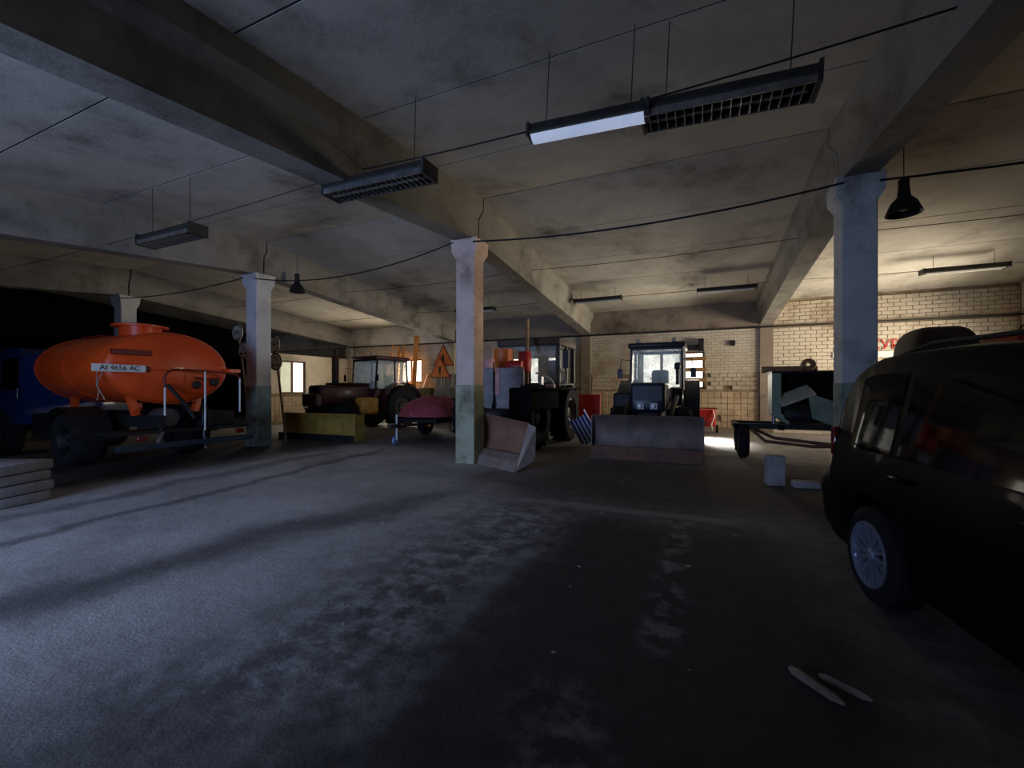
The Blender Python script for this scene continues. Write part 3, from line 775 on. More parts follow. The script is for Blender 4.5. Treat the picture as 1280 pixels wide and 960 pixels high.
def tractor(label, loc, rz, paint, roofp, hl=True):
    t = thing('tractor', label, 'tractor', loc, rz)
    for s_ in (-1, 1):
        wheel(t, (s_*.82, 0, .78), .78, .40, .44, s_, DARKSTEEL, 16)
        wheel(t, (s_*.74, -2.35, .50), .50, .28, .27, s_, DARKSTEEL, 12)
        fd = MB(); 
        def ff(i, j, s_=s_):
            a = -.25+ (PI+.1)*i/10
            return (s_*(.60+.44*j), .92*math.cos(a)*-1, .80+.90*math.sin(a))
        fd.grid(ff, 11, 2); fd.build('fender', paint, t)
    MB().span((-.24, -2.9, .50), (.24, .35, .95), .04).build('chassis', DARKSTEEL, t)
    MB().span((-.78, -2.44, .42), (.78, -2.26, .56), .02).build('front_axle', DARKSTEEL, t)
    MB().cyl((-.8, 0, .78), (.8, 0, .78), .14).build('rear_axle', DARKSTEEL, t)
    hood = MB().span((-.38, -2.98, .92), (.38, -1.0, 1.58), .09, 3).build('hood', paint, t)
    MB().span((-.31, -3.0, 1.18), (.31, -2.975, 1.50)).build('grille', BLACKP, hood, smooth=False)
    MB().span((-.395, -2.6, 1.1), (.395, -1.5, 1.16)).build('hood_trim', DARKSTEEL, hood, smooth=False)
    if hl:
        for x in (-.14, .14):
            MB().box((x, -3.005, 1.06), (.15, .04, .14), bev=.012).build('headlight_frame', WHITEP, hood)
            MB().lathe([(.05, 0), (.04, -.015), (0, -.02)], (x, -3.03, 1.06), 'Y', 16).build('headlight_lens', STEEL, hood)
    # cab
    x0, y0, y1, zb_, zt = .66, -1.05, .50, 1.42, 2.52
    low = MB().span((-x0, y0, 1.0), (x0, y1, zb_), .03).build('cab_body', paint, t)
    fr = MB()
    for x in (-x0, x0):
        for y_, dy in ((y0, .10), (-.15, .0), (y1, -.06)):
            fr.tube([(x*.99, y_, zb_), (x*.96, y_+dy, zt)], .035, 6)
    for z, k in ((zb_+.02, .99), (zt-.02, .96)):
        fr.tube([(-x0*k, y0+.05, z), (x0*k, y0+.05, z), (x0*k, y1-.03, z), (-x0*k, y1-.03, z), (-x0*k, y0+.05, z)], .03, 6)
    fr.build('cab_frame', BLACKP, t)
    MB().span((-.72, y0-.02, zt), (.72, y1+.05, zt+.14), .05, 2).build('cab_roof', roofp, t)
    e = .02
    MB().quad((-x0+.05, y0+.01, zb_+.03), (x0-.05, y0+.01, zb_+.03), (x0-.07, y0+.10, zt-.03), (-x0+.07, y0+.10, zt-.03), .006).build('windscreen', GLASS, t)
    MB().quad((-x0+.05, y1-.01, zb_+.03), (x0-.05, y1-.01, zb_+.03), (x0-.07, y1-.06, zt-.03), (-x0+.07, y1-.06, zt-.03), .006).build('rear_window', GLASS, t)
    for s_ in (-1, 1):
        for a, c in ((y0+.08, -.18), (-.12, y1-.06)):
            MB().quad((s_*x0, a, zb_+.03), (s_*x0, c, zb_+.03), (s_*(x0-.02), c, zt-.03), (s_*(x0-.02), a+.05, zt-.03), .006).build('side_window', GLASS, t)
        arm = MB().tube([(s_*.66, y0+.05, 2.2), (s_*.86, y0-.12, 2.22), (s_*.90, y0-.12, 1.9)], .012, 6).build('mirror_arm', BLACKP, t)
        MB().box((s_*.9, y0-.12, 1.85), (.13, .03, .24), bev=.01).build('mirror', BLACKP, arm)
        MB().box((s_*.45, y0+.02, zt+.19), (.13, .08, .11), bev=.02).build('work_lamp', BEIGE, t)
    st = MB(); st.span((-.24, -.35, 1.42), (.24, .1, 1.55), .04); st.span((-.23, .05, 1.5), (.23, .16, 1.98), .05); st.build('seat', simple('seat_cloth', rgb(112, 116, 96), rgb(88, 92, 74), 9, .9), t)
    sw = MB().lathe([(.18, -.012), (.196, 0), (.18, .012), (.164, 0), (.18, -.012)], (0, -.62, 1.72), 'Z', 24); sw.build('steering_wheel', BLACKP, t)
    MB().cyl((0, -.7, 1.4), (0, -.62, 1.72), .025).build('steering_column', BLACKP, t)
    return t

t3 = tractor('dark navy tractor with a wide front bucket, backlit cab', (-1.12, 12.85, 0), 0, NAVY, BLACKP)
bprof = [(-.16, .02), (-.05, .16), (.03, .34), (.05, .54), (.0, .74), (-.10, .88)]
bl = blade(t3, 'bucket', 2.15, bprof, BLADE3, (.05, -3.72, 0))
MB().span((-1.08, -.20, .0), (1.08, -.15, .26)).build('cutting_edge', RUST, bl, smooth=False)
for s_ in (-1, 1):
    MB().prism([(-.16, .02), (-.05, .0), (.10, .2), (.10, .8), (-.10, .88), (-.12, .6)], s_*1.08-.012, s_*1.08+.012, 'X').build('side_plate', BLADE3, bl, smooth=False)
    MB().tube([(s_*.46, -3.58, .46), (s_*.47, -3.2, .75), (s_*.5, -2.4, 1.05), (s_*.52, -1.3, 1.25)], .06, 8).build('loader_arm', DARKSTEEL, t3)
    MB().cyl((s_*.5, -2.2, .75), (s_*.48, -3.45, .62), .035).build('ram', STEEL, t3)
MB().cyl((.55, -1.5, 1.55), (.55, -1.5, 1.95), .045).build('air_intake', BLACKP, t3)
MB().lathe([(.07, 1.93), (.08, 1.95), (.08, 2.05), (.05, 2.09), (0, 2.1)], (.55, -1.5, 0)).build('intake_cap', BLACKP, t3)
MB().span((-.95, -1.9, .75), (-.5, -1.25, 1.35), .05).build('battery_box', DARKSTEEL, t3)
MB().tube([(-.75, -1.3, 1.35), (-.95, -1.35, 1.15), (-.9, -1.4, .9)], .02).build('hose', CABLE, t3)

t1 = tractor('maroon tractor with ochre side tank and raised exhaust, beside the white partition', (-11.2, 13.3, 0), math.radians(-9), MAROON, MAROON)
MB().lathe([(.11, 1.55), (.12, 1.58), (.12, 2.55), (.1, 2.6), (.05, 2.62), (.05, 2.8), (.06, 2.82), (.04, 2.8)], (-.30, -2.0, 0), n=18).build('exhaust', simple('sooty_exhaust', rgb(96, 66, 50), rgb(64, 44, 34), 6, .7), t1)
MB().span((.50, -1.85, .58), (1.0, -1.15, 1.16), .10, 3).build('fuel_tank', CANY, t1)
MB().span((-.40, -3.2, .85), (.40, -2.95, 1.3), .05).build('front_weight', MAROON, t1)
MB().span((-.32, -1.0, 1.58), (.36, -2.4, 1.66), .03).build('hood_cover', DARKSTEEL, t1)

# yellow snow blade standing in front of the maroon tractor
sb = thing('snow_blade', 'dull yellow steel snow blade standing before the maroon tractor', 'snow blade', (-9.95, 9.0, 0))
b_ = blade(sb, 'mouldboard', 2.9, [(-.14, .02), (-.04, .14), (.03, .30), (.04, .46), (.0, .62), (-.08, .74)], YELLOW, (0, 0, 0))
MB().span((-1.45, -.17, 0), (1.45, -.13, .18)).build('cutting_edge', DARKSTEEL, sb, smooth=False)
for x in (-1.0, 0, 1.0): MB().prism([(.0, .05), (.3, .05), (.06, .70), (.03, .5)], x-.02, x+.02, 'X').build('rib', YELLOW, sb, smooth=False)
MB().span((1.42, -.16, .02), (1.46, .2, .74)).build('end_plate', YELLOW, sb, smooth=False)
MB().span((-.35, .15, .2), (.35, .75, .34)).build('push_frame', DARKSTEEL, sb, smooth=False)

# ------------------------------------------------------------------ large articulated tractor with plough
WHEELGREY = simple('wheel_grey', rgb(130, 126, 118), rgb(96, 92, 86), 6, .5, .2)
MATTBLACK = simple('matt_black_rubber', (.007, .007, .007), (.005, .005, .005), 6, .95, 0, .1, spec=.05)
def big_tractor():
    t = thing('ploughing_tractor', 'large articulated tractor with grey front panels and angled plough', 'tractor', (-4.55, 11.75, 0))
    for s_ in (-1, 1):
        wheel(t, (s_*.95, 0, .76), .76, .50, .42, s_, WHEELGREY, 18)
        wheel(t, (s_*.80, -2.05, .76), .76, .46, .42, s_, RUBBER, 18)
    MB().span((.62, -2.86, 1.42), (1.24, .9, 1.47), .01).build('mudguard', MATTBLACK, t)
    MB().span((.56, -2.90, .62), (1.10, -2.86, 1.46), .01).build('mudguard_front', MATTBLACK, t)
    MB().span((1.06, -2.88, .95), (1.10, -.9, 1.46), .01).build('side_skirt', MATTBLACK, t)
    MB().span((-.45, -2.6, .55), (.45, 1.3, .95), .04).build('chassis', DARKSTEEL, t)
    for y in (0, -2.05): MB().cyl((-.9, y, .76), (.9, y, .76), .16).build('axle', DARKSTEEL, t)
    # engine, radiator and front panels
    MB().span((-.40, -1.75, .95), (.40, -.15, 1.55), .05).build('engine_block', simple('engine_red', rgb(120, 40, 32), rgb(70, 30, 26), 6, .5), t)
    MB().span((-.42, -1.95, 1.0), (.42, -1.80, 1.88), .02).build('radiator', DARKSTEEL, t)
    pn = MB().span((-.20, -2.03, .95), (.56, -1.98, 1.97), .012).build('front_panel', GREYP, t)
    MB().span((-.20, -2.05, 1.3), (-.08, -2.03, 1.96)).build('faded_strip', PINKP, pn, smooth=False)
    MB().prism([(-.56, 1.15), (-.50, .97), (-.30, .95), (-.26, 1.2), (-.26, 1.97), (-.56, 1.95)], -2.05, -2.0, 'Y').build('front_panel', GREYP, t, smooth=False)
    MB().tube([(-.25, -2.04, 2.12), (-.24, -2.06, 1.4), (-.18, -2.04, 1.0)], .018).build('cable', CABLE, t)
    MB().cyl((-.45, -1.9, 1.97), (-.45, -1.9, 2.2), .15, .15).build('expansion_tank', PINKP, t)
    MB().lathe([(0, -.22), (.13, -.22), (.15, -.18), (.15, .18), (.13, .22), (0, .22)], (.10, -1.5, 2.03), 'X', 20).build('air_cleaner', RED, t)
    MB().lathe([(.14, 1.9), (.17, 2.0), (.17, 2.35), (.12, 2.42), (0, 2.44)], (.28, -1.25, 0)).build('cyclone_cap', RED, t)
    MB().cyl((.22, -.95, 1.5), (.22, -.95, 3.32), .05, n=14).build('exhaust_pipe', simple('rusty_pipe', rgb(160, 124, 86), rgb(120, 84, 56), 6, .6, .3), t)
    MB().cyl((-.55, -.85, 1.9), (-.55, -.85, 2.55), .28, n=20).build('fuel_drum', SIGNO, t)
    for k, (x, y, z, dx, dz, m) in enumerate(((.62, -1.2, 1.32, .14, .26, STEEL), (.80, -1.15, 1.36, .16, .14, WHITEP), (.84, -1.2, 1.24, .22, .2, PINKP), (.70, -1.2, 1.58, .10, .4, STEEL), (.92, -1.1, 1.5, .24, .14, PINKP))):
        MB().box((x, y, z), (dx, .2, dz), bev=.02).build('engine_fitting', m, t)
    MB().tube([(.60, -1.3, 1.86), (.78, -1.3, 1.80), (1.02, -1.3, 1.68), (1.08, -1.3, 1.58), (1.08, -1.3, 1.22)], .022).build('grab_rail', BEIGE, t)
    # cab
    x0, y0, y1, zb_, zt = .92, -.30, 1.25, 1.62, 2.66
    CABG = simple('grey_cab_paint', rgb(92, 86, 76), rgb(66, 62, 54), 4, .6)
    MB().span((-x0, y0, 1.05), (x0, y1, zb_), .03).build('cab_body', CABG, t)
    for x, ya in [(q, y0) for q in (-x0+.05, -.02, x0-.05)] + [(q, y1-.1) for q in (-x0+.05, x0-.05)] + [(q, .4) for q in (-x0+.05, x0-.05)]:
        MB().span((x-.06, ya, zb_), (x+.06, ya+.1, zt)).build('cab_post', CABG, t, smooth=False)
    MB().span((-x0-.05, y0-.1, zt), (x0+.05, y1+.05, zt+.2), .05, 2).build('cab_roof', simple('cab_roof_brown', rgb(96, 82, 66), rgb(74, 62, 50), 4, .7), t)
    for a, c in ((-x0+.11, -.08), (.04, x0-.11)):
        MB().span((a, y0+.04, zb_+.02), (c, y0+.05, zt)).build('windscreen', GLASS, t, smooth=False)
    MB().span((-x0+.11, y1-.06, zb_+.02), (x0-.11, y1-.05, zt)).build('rear_window', GLASS, t, smooth=False)
    for s_ in (-1, 1): MB().span((s_*(x0-.05)-.005, y0+.1, zb_+.02), (s_*(x0-.05)+.005, .4, zt)).build('side_window', GLASS, t, smooth=False)
    MB().span((.25, .5, 1.5), (.75, .62, 2.3), .05).build('seat', simple('seat_dark', rgb(80, 78, 62), rgb(60, 58, 46), 9, .9), t)
    for s_ in (1,):
        a_ = MB().tube([(.95, -.3, 2.55), (1.12, -.42, 2.5), (1.14, -.42, 1.9)], .014).build('mirror_arm', BLACKP, t)
        MB().box((1.13, -.42, 2.25), (.16, .04, .5), bev=.015).build('mirror', BLACKP, a_)
        for k in range(3): MB().tube([(1.0+.06*k, -.5, 2.0-.05*k), (1.06+.05*k, -.5, 1.7), (1.0+.07*k, -.5, 1.45)], .016).build('hose', STEEL, t)
    # angled plough
    pr = [(-.12, .14), (-.02, .26), (.06, .45), (.06, .66), (.0, .86), (-.09, .98)]
    d = Vector((.95, -.49, 0)).normalized(); L = 1.9
    right = Vector((-2.78, 7.12, 0)); cen = right - d*L/2
    rz = math.atan2(d.y, d.x)
    pl = blade(t, 'plough', L, pr, BLADE2, (cen.x+4.55, cen.y-11.75, 0), rz, .16)
    lip = MB(); lip.prism([(-.38, .0), (-.30, .17), (-.15, .27), (-.10, .2), (-.14, .02)], -L/2, L/2-.02, 'X'); lip.build('cutting_edge', BLADE2E, pl, smooth=False)
    MB().quad((L/2-.01, -.36, .01), (L/2+.09, .0, .18), (L/2+.09, .02, .76), (L/2-.01, -.06, .82), .03).build('end_plate', BLADE2E, pl, smooth=False)
    MB().span((-.35, -3.3, .35), (.35, -2.4, .55)).build('push_frame', DARKSTEEL, t, smooth=False)
    return t
big_tractor()

# ------------------------------------------------------------------ trailer with a tarpaulin load
def trailer():
    t = thing('trailer', 'low dark trailer with white jockey wheel, left of the pink column', 'trailer', (-7.25, 9.0, 0))
    MB().span((-.62, .85, .52), (.62, 3.7, .60)).build('deck', DARKSTEEL, t, smooth=False)
    for s_ in (-1, 1):
        MB().span((s_*.62-.03, .85, .50), (s_*.62+.03, 3.7, .66)).build('side_rail', DARKSTEEL, t, smooth=False)
        wheel(t, (s_*.78, 2.4, .33), .33, .2, .19, s_, DARKSTEEL)
        MB().tube([(s_*.55, .9, .52), (s_*.06, -.1, .48)], .035).build('drawbar', DARKSTEEL, t)
        MB().box((s_*.45, .83, .45), (.07, .03, .05)).build('reflector', SIGNO, t, smooth=False)
        MB().cyl((s_*.5, 3.4, .02), (s_*.5, 3.4, .5), .025).build('prop_stand', DARKSTEEL, t)
    MB().box((0, -.18, .50), (.12, .26, .10), bev=.02).build('coupling', STEEL, t)
    MB().cyl((0, .02, .12), (.0, .02, .78), .026, n=10).build('jockey_post', WHITEP, t)
    j = MB().lathe([(0, -.03), (.10, -.03), (.11, 0), (.10, .03), (0, .03)], (-.03, .0, .11), 'X', 18).build('jockey_wheel', simple('jockey_blue', rgb(150, 170, 210), rgb(110, 130, 180), 6, .5), t)
    ld = MB()
    nx, ny = 13, 21
    random.seed(3)
    jit = [[random.uniform(-.03, .03) for _ in range(ny)] for _ in range(nx)]
    def f(i, j):
        u = -1+2*i/(nx-1); v = j/(ny-1)
        y = .55+2.1*v
        w_ = .78*(math.sin(PI*min(v*3.2, 1)/2)**.6 if v < .32 else 1-.08*v)
        x = u*w_
        hgt = (.62*math.sin(PI*min(max(v*1.9, .12), 1)/2)**.7)*(1-.30*max(v-.45, 0))
        z = .675 + .93*hgt*math.sqrt(max(1-u*u, 0))**.8 + jit[i][j]*(1-u*u)
        return (x, y, z)
    ld.grid(f, nx, ny)
    o = ld.build('tarpaulin', TARP); o.location = (-7.25, 9.0, 0)
    tag(o, 'dusty red tarpaulin bundle lying on the low trailer', 'tarpaulin')
    sk = MB()
    random.seed(5)
    jit2 = [[random.uniform(-.04, .04) for _ in range(12)] for _ in range(10)]
    sk.grid(lambda i, j: (-.58+1.16*i/9, 2.6+1.05*j/11, .62+.52*math.sin(PI*(.08+.84*i/9))**.5*math.sin(PI*(.12+.76*j/11))**.4+jit2[i][j]), 10, 12)
    o = sk.build('sack_heap', NET); o.location = (-7.25, 9.0, 0)
    tag(o, 'pale grey sacking heaped behind the red tarpaulin', 'sacking')
trailer()

# ------------------------------------------------------------------ compressor trailer on the right
def compressor():
    t = thing('compressor_trailer', 'pale green compressor on a two-wheeled trailer, beside the blue-grey column', 'trailer', (1.35, 10.6, 0))
    MB().span((-.75, -.42, .62), (1.2, -.32, .72)).build('side_rail', DARKSTEEL, t, smooth=False)
    MB().span((-.75, .50, .62), (1.2, .60, .72)).build('side_rail', DARKSTEEL, t, smooth=False)
    for x in (-.7, .1, 1.1): MB().span((x-.05, -.42, .60), (x+.05, .6, .70)).build('cross_member', DARKSTEEL, t, smooth=False)
    w_ = wheel(t, (-.58, -.30, .36), .36, .20, .19, -1, RUST)
    w_ = wheel(t, (-.58, .60, .36), .36, .20, .19, 1, RUST)
    MB().cyl((-.58, -.3, .36), (-.58, .6, .36), .04).build('axle', DARKSTEEL, t)
    MB().span((-.62, -.1, .36), (-.54, .0, .66)).build('spring_bracket', RUST, t, smooth=False)
    MB().tube([(-.45, -.38, .62), (-.2, -.55, .38), (.6, -.62, .32), (.95, -.62, .34)], .035).build('drawbar', RUST, t)
    MB().tube([(-.45, .3, .62), (0, -.2, .42), (.95, -.60, .36)], .035).build('drawbar', RUST, t)
    body = MB(); body.prism([(-.02, .90), (.22, .72), (1.15, .72), (1.15, 1.76), (-.02, 1.76)], .02, .6, 'Y'); body.build('cabinet_rear', GREENP, t, smooth=False)
    MB().prism([(-.06, .92), (.24, .70), (.24, .80), (.10, .95), (.10, 1.78), (-.06, 1.78)], -.36, .02, 'Y').build('cabinet_side', GREENP, t, smooth=False)
    MB().span((-.06, -.36, 1.76), (1.18, .62, 1.80)).build('cabinet_roof', DARKSTEEL, t, smooth=False)
    MB().span((.10, -.02, .80), (1.15, .015, 1.76)).build('open_bay', simple('bay_black', (.006, .006, .006), (.004, .004, .004), 4, .9, spec=.1), t, smooth=False)
    MB().lathe([(0, -.35), (.17, -.35), (.2, -.3), (.2, .3), (.17, .35), (0, .35)], (.5, -.2, .92), 'X', 20).build('engine', DARKSTEEL, t)
    MB().box((.34, -.35, 1.30), (.62, .42, .04), Matrix.Rotation(-.42, 3, 'Y') @ Matrix.Rotation(.5, 3, 'X'), .01).build('loose_cover', BEIGE, t)
    MB().quad((.55, -.40, 1.36), (1.2, -.40, 1.1), (1.2, -.42, .62), (.62, -.42, .86), .03).build('side_panel', GREENP, t, smooth=False)
    MB().cyl((-.02, -.30, .62), (-.02, -.30, .98), .035).build('filter_pipe', STEEL, t)
    MB().span((-.15, .55, 1.80), (.9, .72, 1.94)).build('timber_bearer', WOOD, t, smooth=False)
    o = MB().lathe([(.05, 0), (.12, 0), (.13, .03), (.13, .15), (.12, .18), (.05, .18)], (2.0, 10.62, 1.94), 'Y', 20).build('cable_reel', WOOD)
    tag(o, 'small round reel standing on the green compressor roof', 'reel')
compressor()
o = MB().box((0, 0, .22), (.24, .2, .44), bev=.012).build('concrete_block', CONC, None, (.98, 7.5, 0), .15); tag(o, 'pale concrete block standing upright by the compressor drawbar', 'block')
o = MB().box((0, 0, .05), (.34, .16, .10), bev=.012).build('concrete_block', CONC, None, (1.36, 7.45, 0), .1); tag(o, 'flat pale concrete block lying beside the upright block', 'block')

# ------------------------------------------------------------------ red lorry in the right bay
def red_truck():
    t = thing('red_lorry', 'red lorry with dark rounded cab roof, seen over the black car', 'lorry', (3.6, 9.7, 0))
    MB().prism([(-.75, .7), (.75, .7), (.75, 1.86), (.62, 1.95), (-.62, 1.95), (-.75, 1.86)], -.5, .6, 'X').build('cab', RED, t, smooth=False)
    n = 14
    def f(i, j):
        a = 2*PI*i/28; v = j/6
        cx, cy = math.cos(a), math.sin(a)
        ex = math.copysign(abs(cx)**.5, cx)*.45; ey = math.copysign(abs(cy)**.5, cy)*.62
        k = math.cos(PI/2*v*.98)**.45
        return (.02+ex*k, ey*k, 1.94+.54*math.sin(PI/2*v))
    MB().grid(f, 28, 7, True).build('cab_roof', simple('dark_brown_roof', rgb(60, 48, 36), rgb(44, 34, 26), 5, .8), t)
    MB().span((-.45, -.77, 1.35), (.5, -.74, 1.95)).build('side_window', CARGL, t, smooth=False)
    MB().prism([(.65, .8), (3.1, .8), (3.1, 2.42), (1.6, 2.34), (.65, 2.24)], -.85, .85, 'Y').build('body', RED, t, smooth=False)
    MB().prism([(.62, 2.24), (.62, 2.27), (3.15, 2.46), (3.15, 2.42)], -.9, .9, 'Y').build('roof_sheet', DARKRED, t, smooth=False)
    MB().lathe([(.05, -.012), (.062, 0), (.05, .012), (.038, 0), (.05, -.012)], (.72, -.86, 2.32), 'Y', 16).build('lifting_ring', DARKSTEEL, t)
    MB().span((-.6, -.4, .55), (3.1, .4, .8)).build('chassis', DARKSTEEL, t, smooth=False)
    for x in (.05, 2.3):
        for s_ in (-1, 1):
            w_ = wheel(t, (x, s_*.7, .42), .42, .24, .24, s_, DARKSTEEL); w_.rotation_euler = (0, 0, PI/2)
red_truck()

# ------------------------------------------------------------------ things along the walls
def sign_post(name, label, base, top, discs):
    t = thing(name, label, 'road sign', base)
    top = Vector(top)-Vector(base)
    MB().cyl((0, 0, 0), top, .03, n=8).build('post', GREYWOOD, t)
    for (x, z, tx) in discs:
        c = Vector((x-base[0], -.05, z))
        d = MB().lathe([(0, -.012), (.24, -.012), (.245, 0), (.24, .012), (0, .012)], c, 'Y', 28).build('sign_disc', SIGNW, t)
        MB().lathe([(.205, -.016), (.24, -.016), (.24, -.012), (.205, -.012)], c, 'Y', 28).build('border', SIGNK, d)
        text('lettering', tx, .20 if len(tx) > 2 else .19, SIGNK, d, (c.x, c.y-.018, c.z+(.06 if tx == '7т' else 0)), (PI/2, 0, 0), 1, .001)
        if tx == '7т':
            b = MB(); b.span((c.x-.09, c.y-.018, c.z-.105), (c.x+.09, c.y-.014, c.z-.085))
            for s_ in (-1, 1): b.span((c.x+s_*.10-.02, c.y-.018, c.z-.145), (c.x+s_*.10+.02, c.y-.014, c.z-.045))
            b.build('axle_symbol', SIGNK, d, smooth=False)
    return t
sign_post('road_sign', 'two round white limit signs on a post, left of the grey column', (-11.75, 8.25, 0), (-12.35, 8.25, 3.25), [(-12.3, 3.07, '24т'), (-12.02, 2.55, '7т')])
sign_post('road_sign', 'two round white limit signs on a leaning post, right of the grey column', (-10.35, 8.25, 0), (-10.82, 8.25, 2.85), [(-10.78, 2.66, '24т'), (-10.69, 2.19, '7т')])

# triangular warning signs on a stack of boards at the back wall
def tri_sign(label, x, z, y, tilt):
    t = thing('warning_sign', label, 'road sign', (x, y, z), 0)
    s = .52
    def tri(k, y0, y1): return MB().prism([(-s*k, -.30*k), (s*k, -.30*k), (0, .60*k)], y0, y1, 'Y')
    tri(1, -.012, .012).build('plate', DARKRED, t, smooth=False)
    tri(.86, -.016, -.012).build('face', SIGNO, t, smooth=False)
    b = MB(); b.span((-.05, -.02, -.1), (.05, -.016, .16)); b.span((-.05, -.02, -.2), (.05, -.016, -.14)); b.build('pictogram', SIGNK, t, smooth=False)
    MB().span((-.03, .014, -z+.02), (.03, .06, .5)).build('post', GREYWOOD, t, smooth=False)
    return t
tri_sign('upper of two orange triangular warning signs at the back wall', -9.9, 2.72, 15.32, -.12)
tri_sign('lower of two orange triangular warning signs at the back wall', -10.0, 2.22, 15.22, -.12)
for k in range(4):
    x = -10.35+.24*k
    o = MB().box((0, 0, 1.05), (.21, .04, 2.1), bev=.006).build('board', GREYWOOD, None, (x, 15.55-.02*k, 0), (-.10, .03*(k-1.5), 0))
    tag(o, ['leftmost', 'second from left', 'third from left', 'rightmost'][k] + ' grey board leaning under the orange warning signs', 'board', 'boards leaning at the back wall')
for x, l, dx in ((-10.75, 'olive steel cabinet left of the leaning grey boards', .55), (-9.2, 'olive steel cabinet right of the leaning grey boards', .6)):
    t = thing('steel_cabinet', l, 'cabinet', (x, 15.3, 0))
    OL = simple('olive_cabinet', rgb(104, 92, 56), rgb(84, 74, 46), 4, .6)
    MB().span((-dx/2, -.2, 0), (dx/2, .2, 1.5), .012).build('body', OL, t)
    MB().span((-dx/2+.02, -.215, .06), (dx/2-.02, -.2, 1.46), .004).build('door', OL, t)
    MB().span((dx/2-.1, -.235, .75), (dx/2-.07, -.215, .9)).build('handle', DARKSTEEL, t, smooth=False)
# orange poles and planks behind the maroon tractor
pl = [((-11.92, 15.9, 0), (-12.02, 16.35, 3.9), .10), ((-12.62, 15.9, 0), (-12.72, 16.35, 3.5), .05), ((-12.9, 15.9, 0), (-13.0, 16.35, 3.45), .06),
      ((-13.75, 15.9, 0), (-13.35, 16.35, 3.55), .06), ((-11.75, 15.7, 0), (-11.35, 16.3, 2.15), .09), ((-11.55, 15.7, 0), (-11.15, 16.3, 2.15), .07)]
nl = ['tallest and widest orange plank leaning at the back wall', 'orange plank just left of the tallest plank', 'thin orange plank above the tractor cab roof', 'slanting orange plank, leftmost of the group',
      'short orange plank by the bright window', 'short orange plank nearest the olive cabinet']
for (a, c, w_), l in zip(pl, nl):
    a, c = Vector(a), Vector(c); d = c-a
    rot = d.to_track_quat('Z', 'Y').to_matrix()
    o = MB().box(d/2, (w_*2, .05, d.length), rot, .006).build('plank', ORWOOD, None, a)
    tag(o, l, 'plank', 'orange planks at the back wall')
# red sheet, striped bag, red sprayer, junction boxes
o = MB().box((0, 0, .62), (.72, .05, 1.24), bev=.01).build('red_sheet', RED, None, (-3.45, 14.1, .03), (-.08, 0, 0)); tag(o, 'red steel sheet standing behind the large tractor wheel', 'sheet')
t = thing('folding_chair', 'blue and white striped folded chair leaning by the tractor wheel', 'chair', (-2.66, 11.2, 0), .1)
rot = Matrix.Rotation(-.5, 3, 'Y')
for k in range(9):
    p = rot @ Vector((-.20+.05*k, 0, .42))
    MB().box(p, (.05, .03, .72), rot).build('stripe', STRIPEB if k % 2 == 0 else STRIPEW, t, smooth=False)
for s_ in (-1, 1): MB().box(rot @ Vector((s_*.24, .02, .45)), (.03, .03, .88), rot).build('frame_tube', STEEL, t)
t = thing('sprayer', 'small red sprayer machine on the floor at the back wall', 'sprayer', (.0, 15.75, 0))
MB().span((-.38, -.25, .22), (.38, .25, .78), .05, 2).build('tank', RED, t)
MB().tube([(.30, -.27, .75), (.34, -.3, .55), (.25, -.3, .3), (.28, -.28, .1)], .018).build('hose', WHITEP, t)
MB().tube([(-.3, -.27, .35), (-.1, -.3, .3), (.15, -.28, .38)], .018).build('frame_bar', STEEL, t)
for s_ in (-1, 1): wheel(t, (s_*.42, 0, .14), .14, .07, .08, s_, DARKSTEEL)
MB().span((-.4, -.27, .80), (.42, -.2, .84)).build('handle', DARKRED, t, smooth=False)
o = MB().box((0, 0, 0), (.16, .1, .18), bev=.015).build('junction_box', DARKSTEEL, None, (.93, YW-.05, 3.02)); tag(o, 'small dark junction box high on the back wall', 'junction box')
t = thing('fan_heater', 'dark box heater mounted over the boarded window', 'heater', (-.42, YW-.12, 2.9))
MB().box((0, 0, 0), (.62, .2, .2), bev=.02).build('casing', DARKSTEEL, t); MB().box((.36, -.02, .08), (.18, .22, .46), bev=.02).build('motor_box', DARKSTEEL, t)
# lettering on the back wall
sg = MB().span((3.75, YW-.055, 2.42), (6.3, YW-.04, 2.60)).build('wall_notice', SIGNW, None)
tag(sg, 'white wall strip with red no-smoking lettering above it', 'sign')
text('lettering', 'НЕ', .40, SIGNR, sg, (4.45, YW-.05, 2.78), (PI/2, 0, 0), 1.0, .004, 'RIGHT')
text('lettering', 'КУРИТЬ', .40, SIGNR, sg, (4.70, YW-.05, 2.78), (PI/2, 0, 0), .95, .004, 'LEFT')
# low clutter by the partition
for k, (x, y, z, d, m, l) in enumerate([(-15.2, 12.9, .16, (.9, .5, .32), DARKSTEEL, 'dark low crate by the partition window'), (-15.0, 14.2, .2, (.5, .5, .4), GREYWOOD, 'grey wooden box below the partition window')]):
    t = thing('crate', l, 'crate', (x, y, 0), .2*k)
    for j in range(3): MB().box((0, 0, d[2]*(j+.5)/3), (d[0], d[1], d[2]/3-.02), bev=.006).build('slat', m, t, smooth=False)
# stack of slabs at the far left
for k in range(4):
    o = MB().box((0, 0, 0), (.95-.05*k, .7, .125), bev=.03, seg=2).build('slab', CONC, None, (-8.08+.02*k, 2.25+.03*(k % 2), .065+.13*k), .25+.07*k)
    tag(o, ['lowest', 'second lowest', 'second highest', 'topmost'][k] + ' pale slab of the stack at the left edge', 'slab', 'stacked slabs')
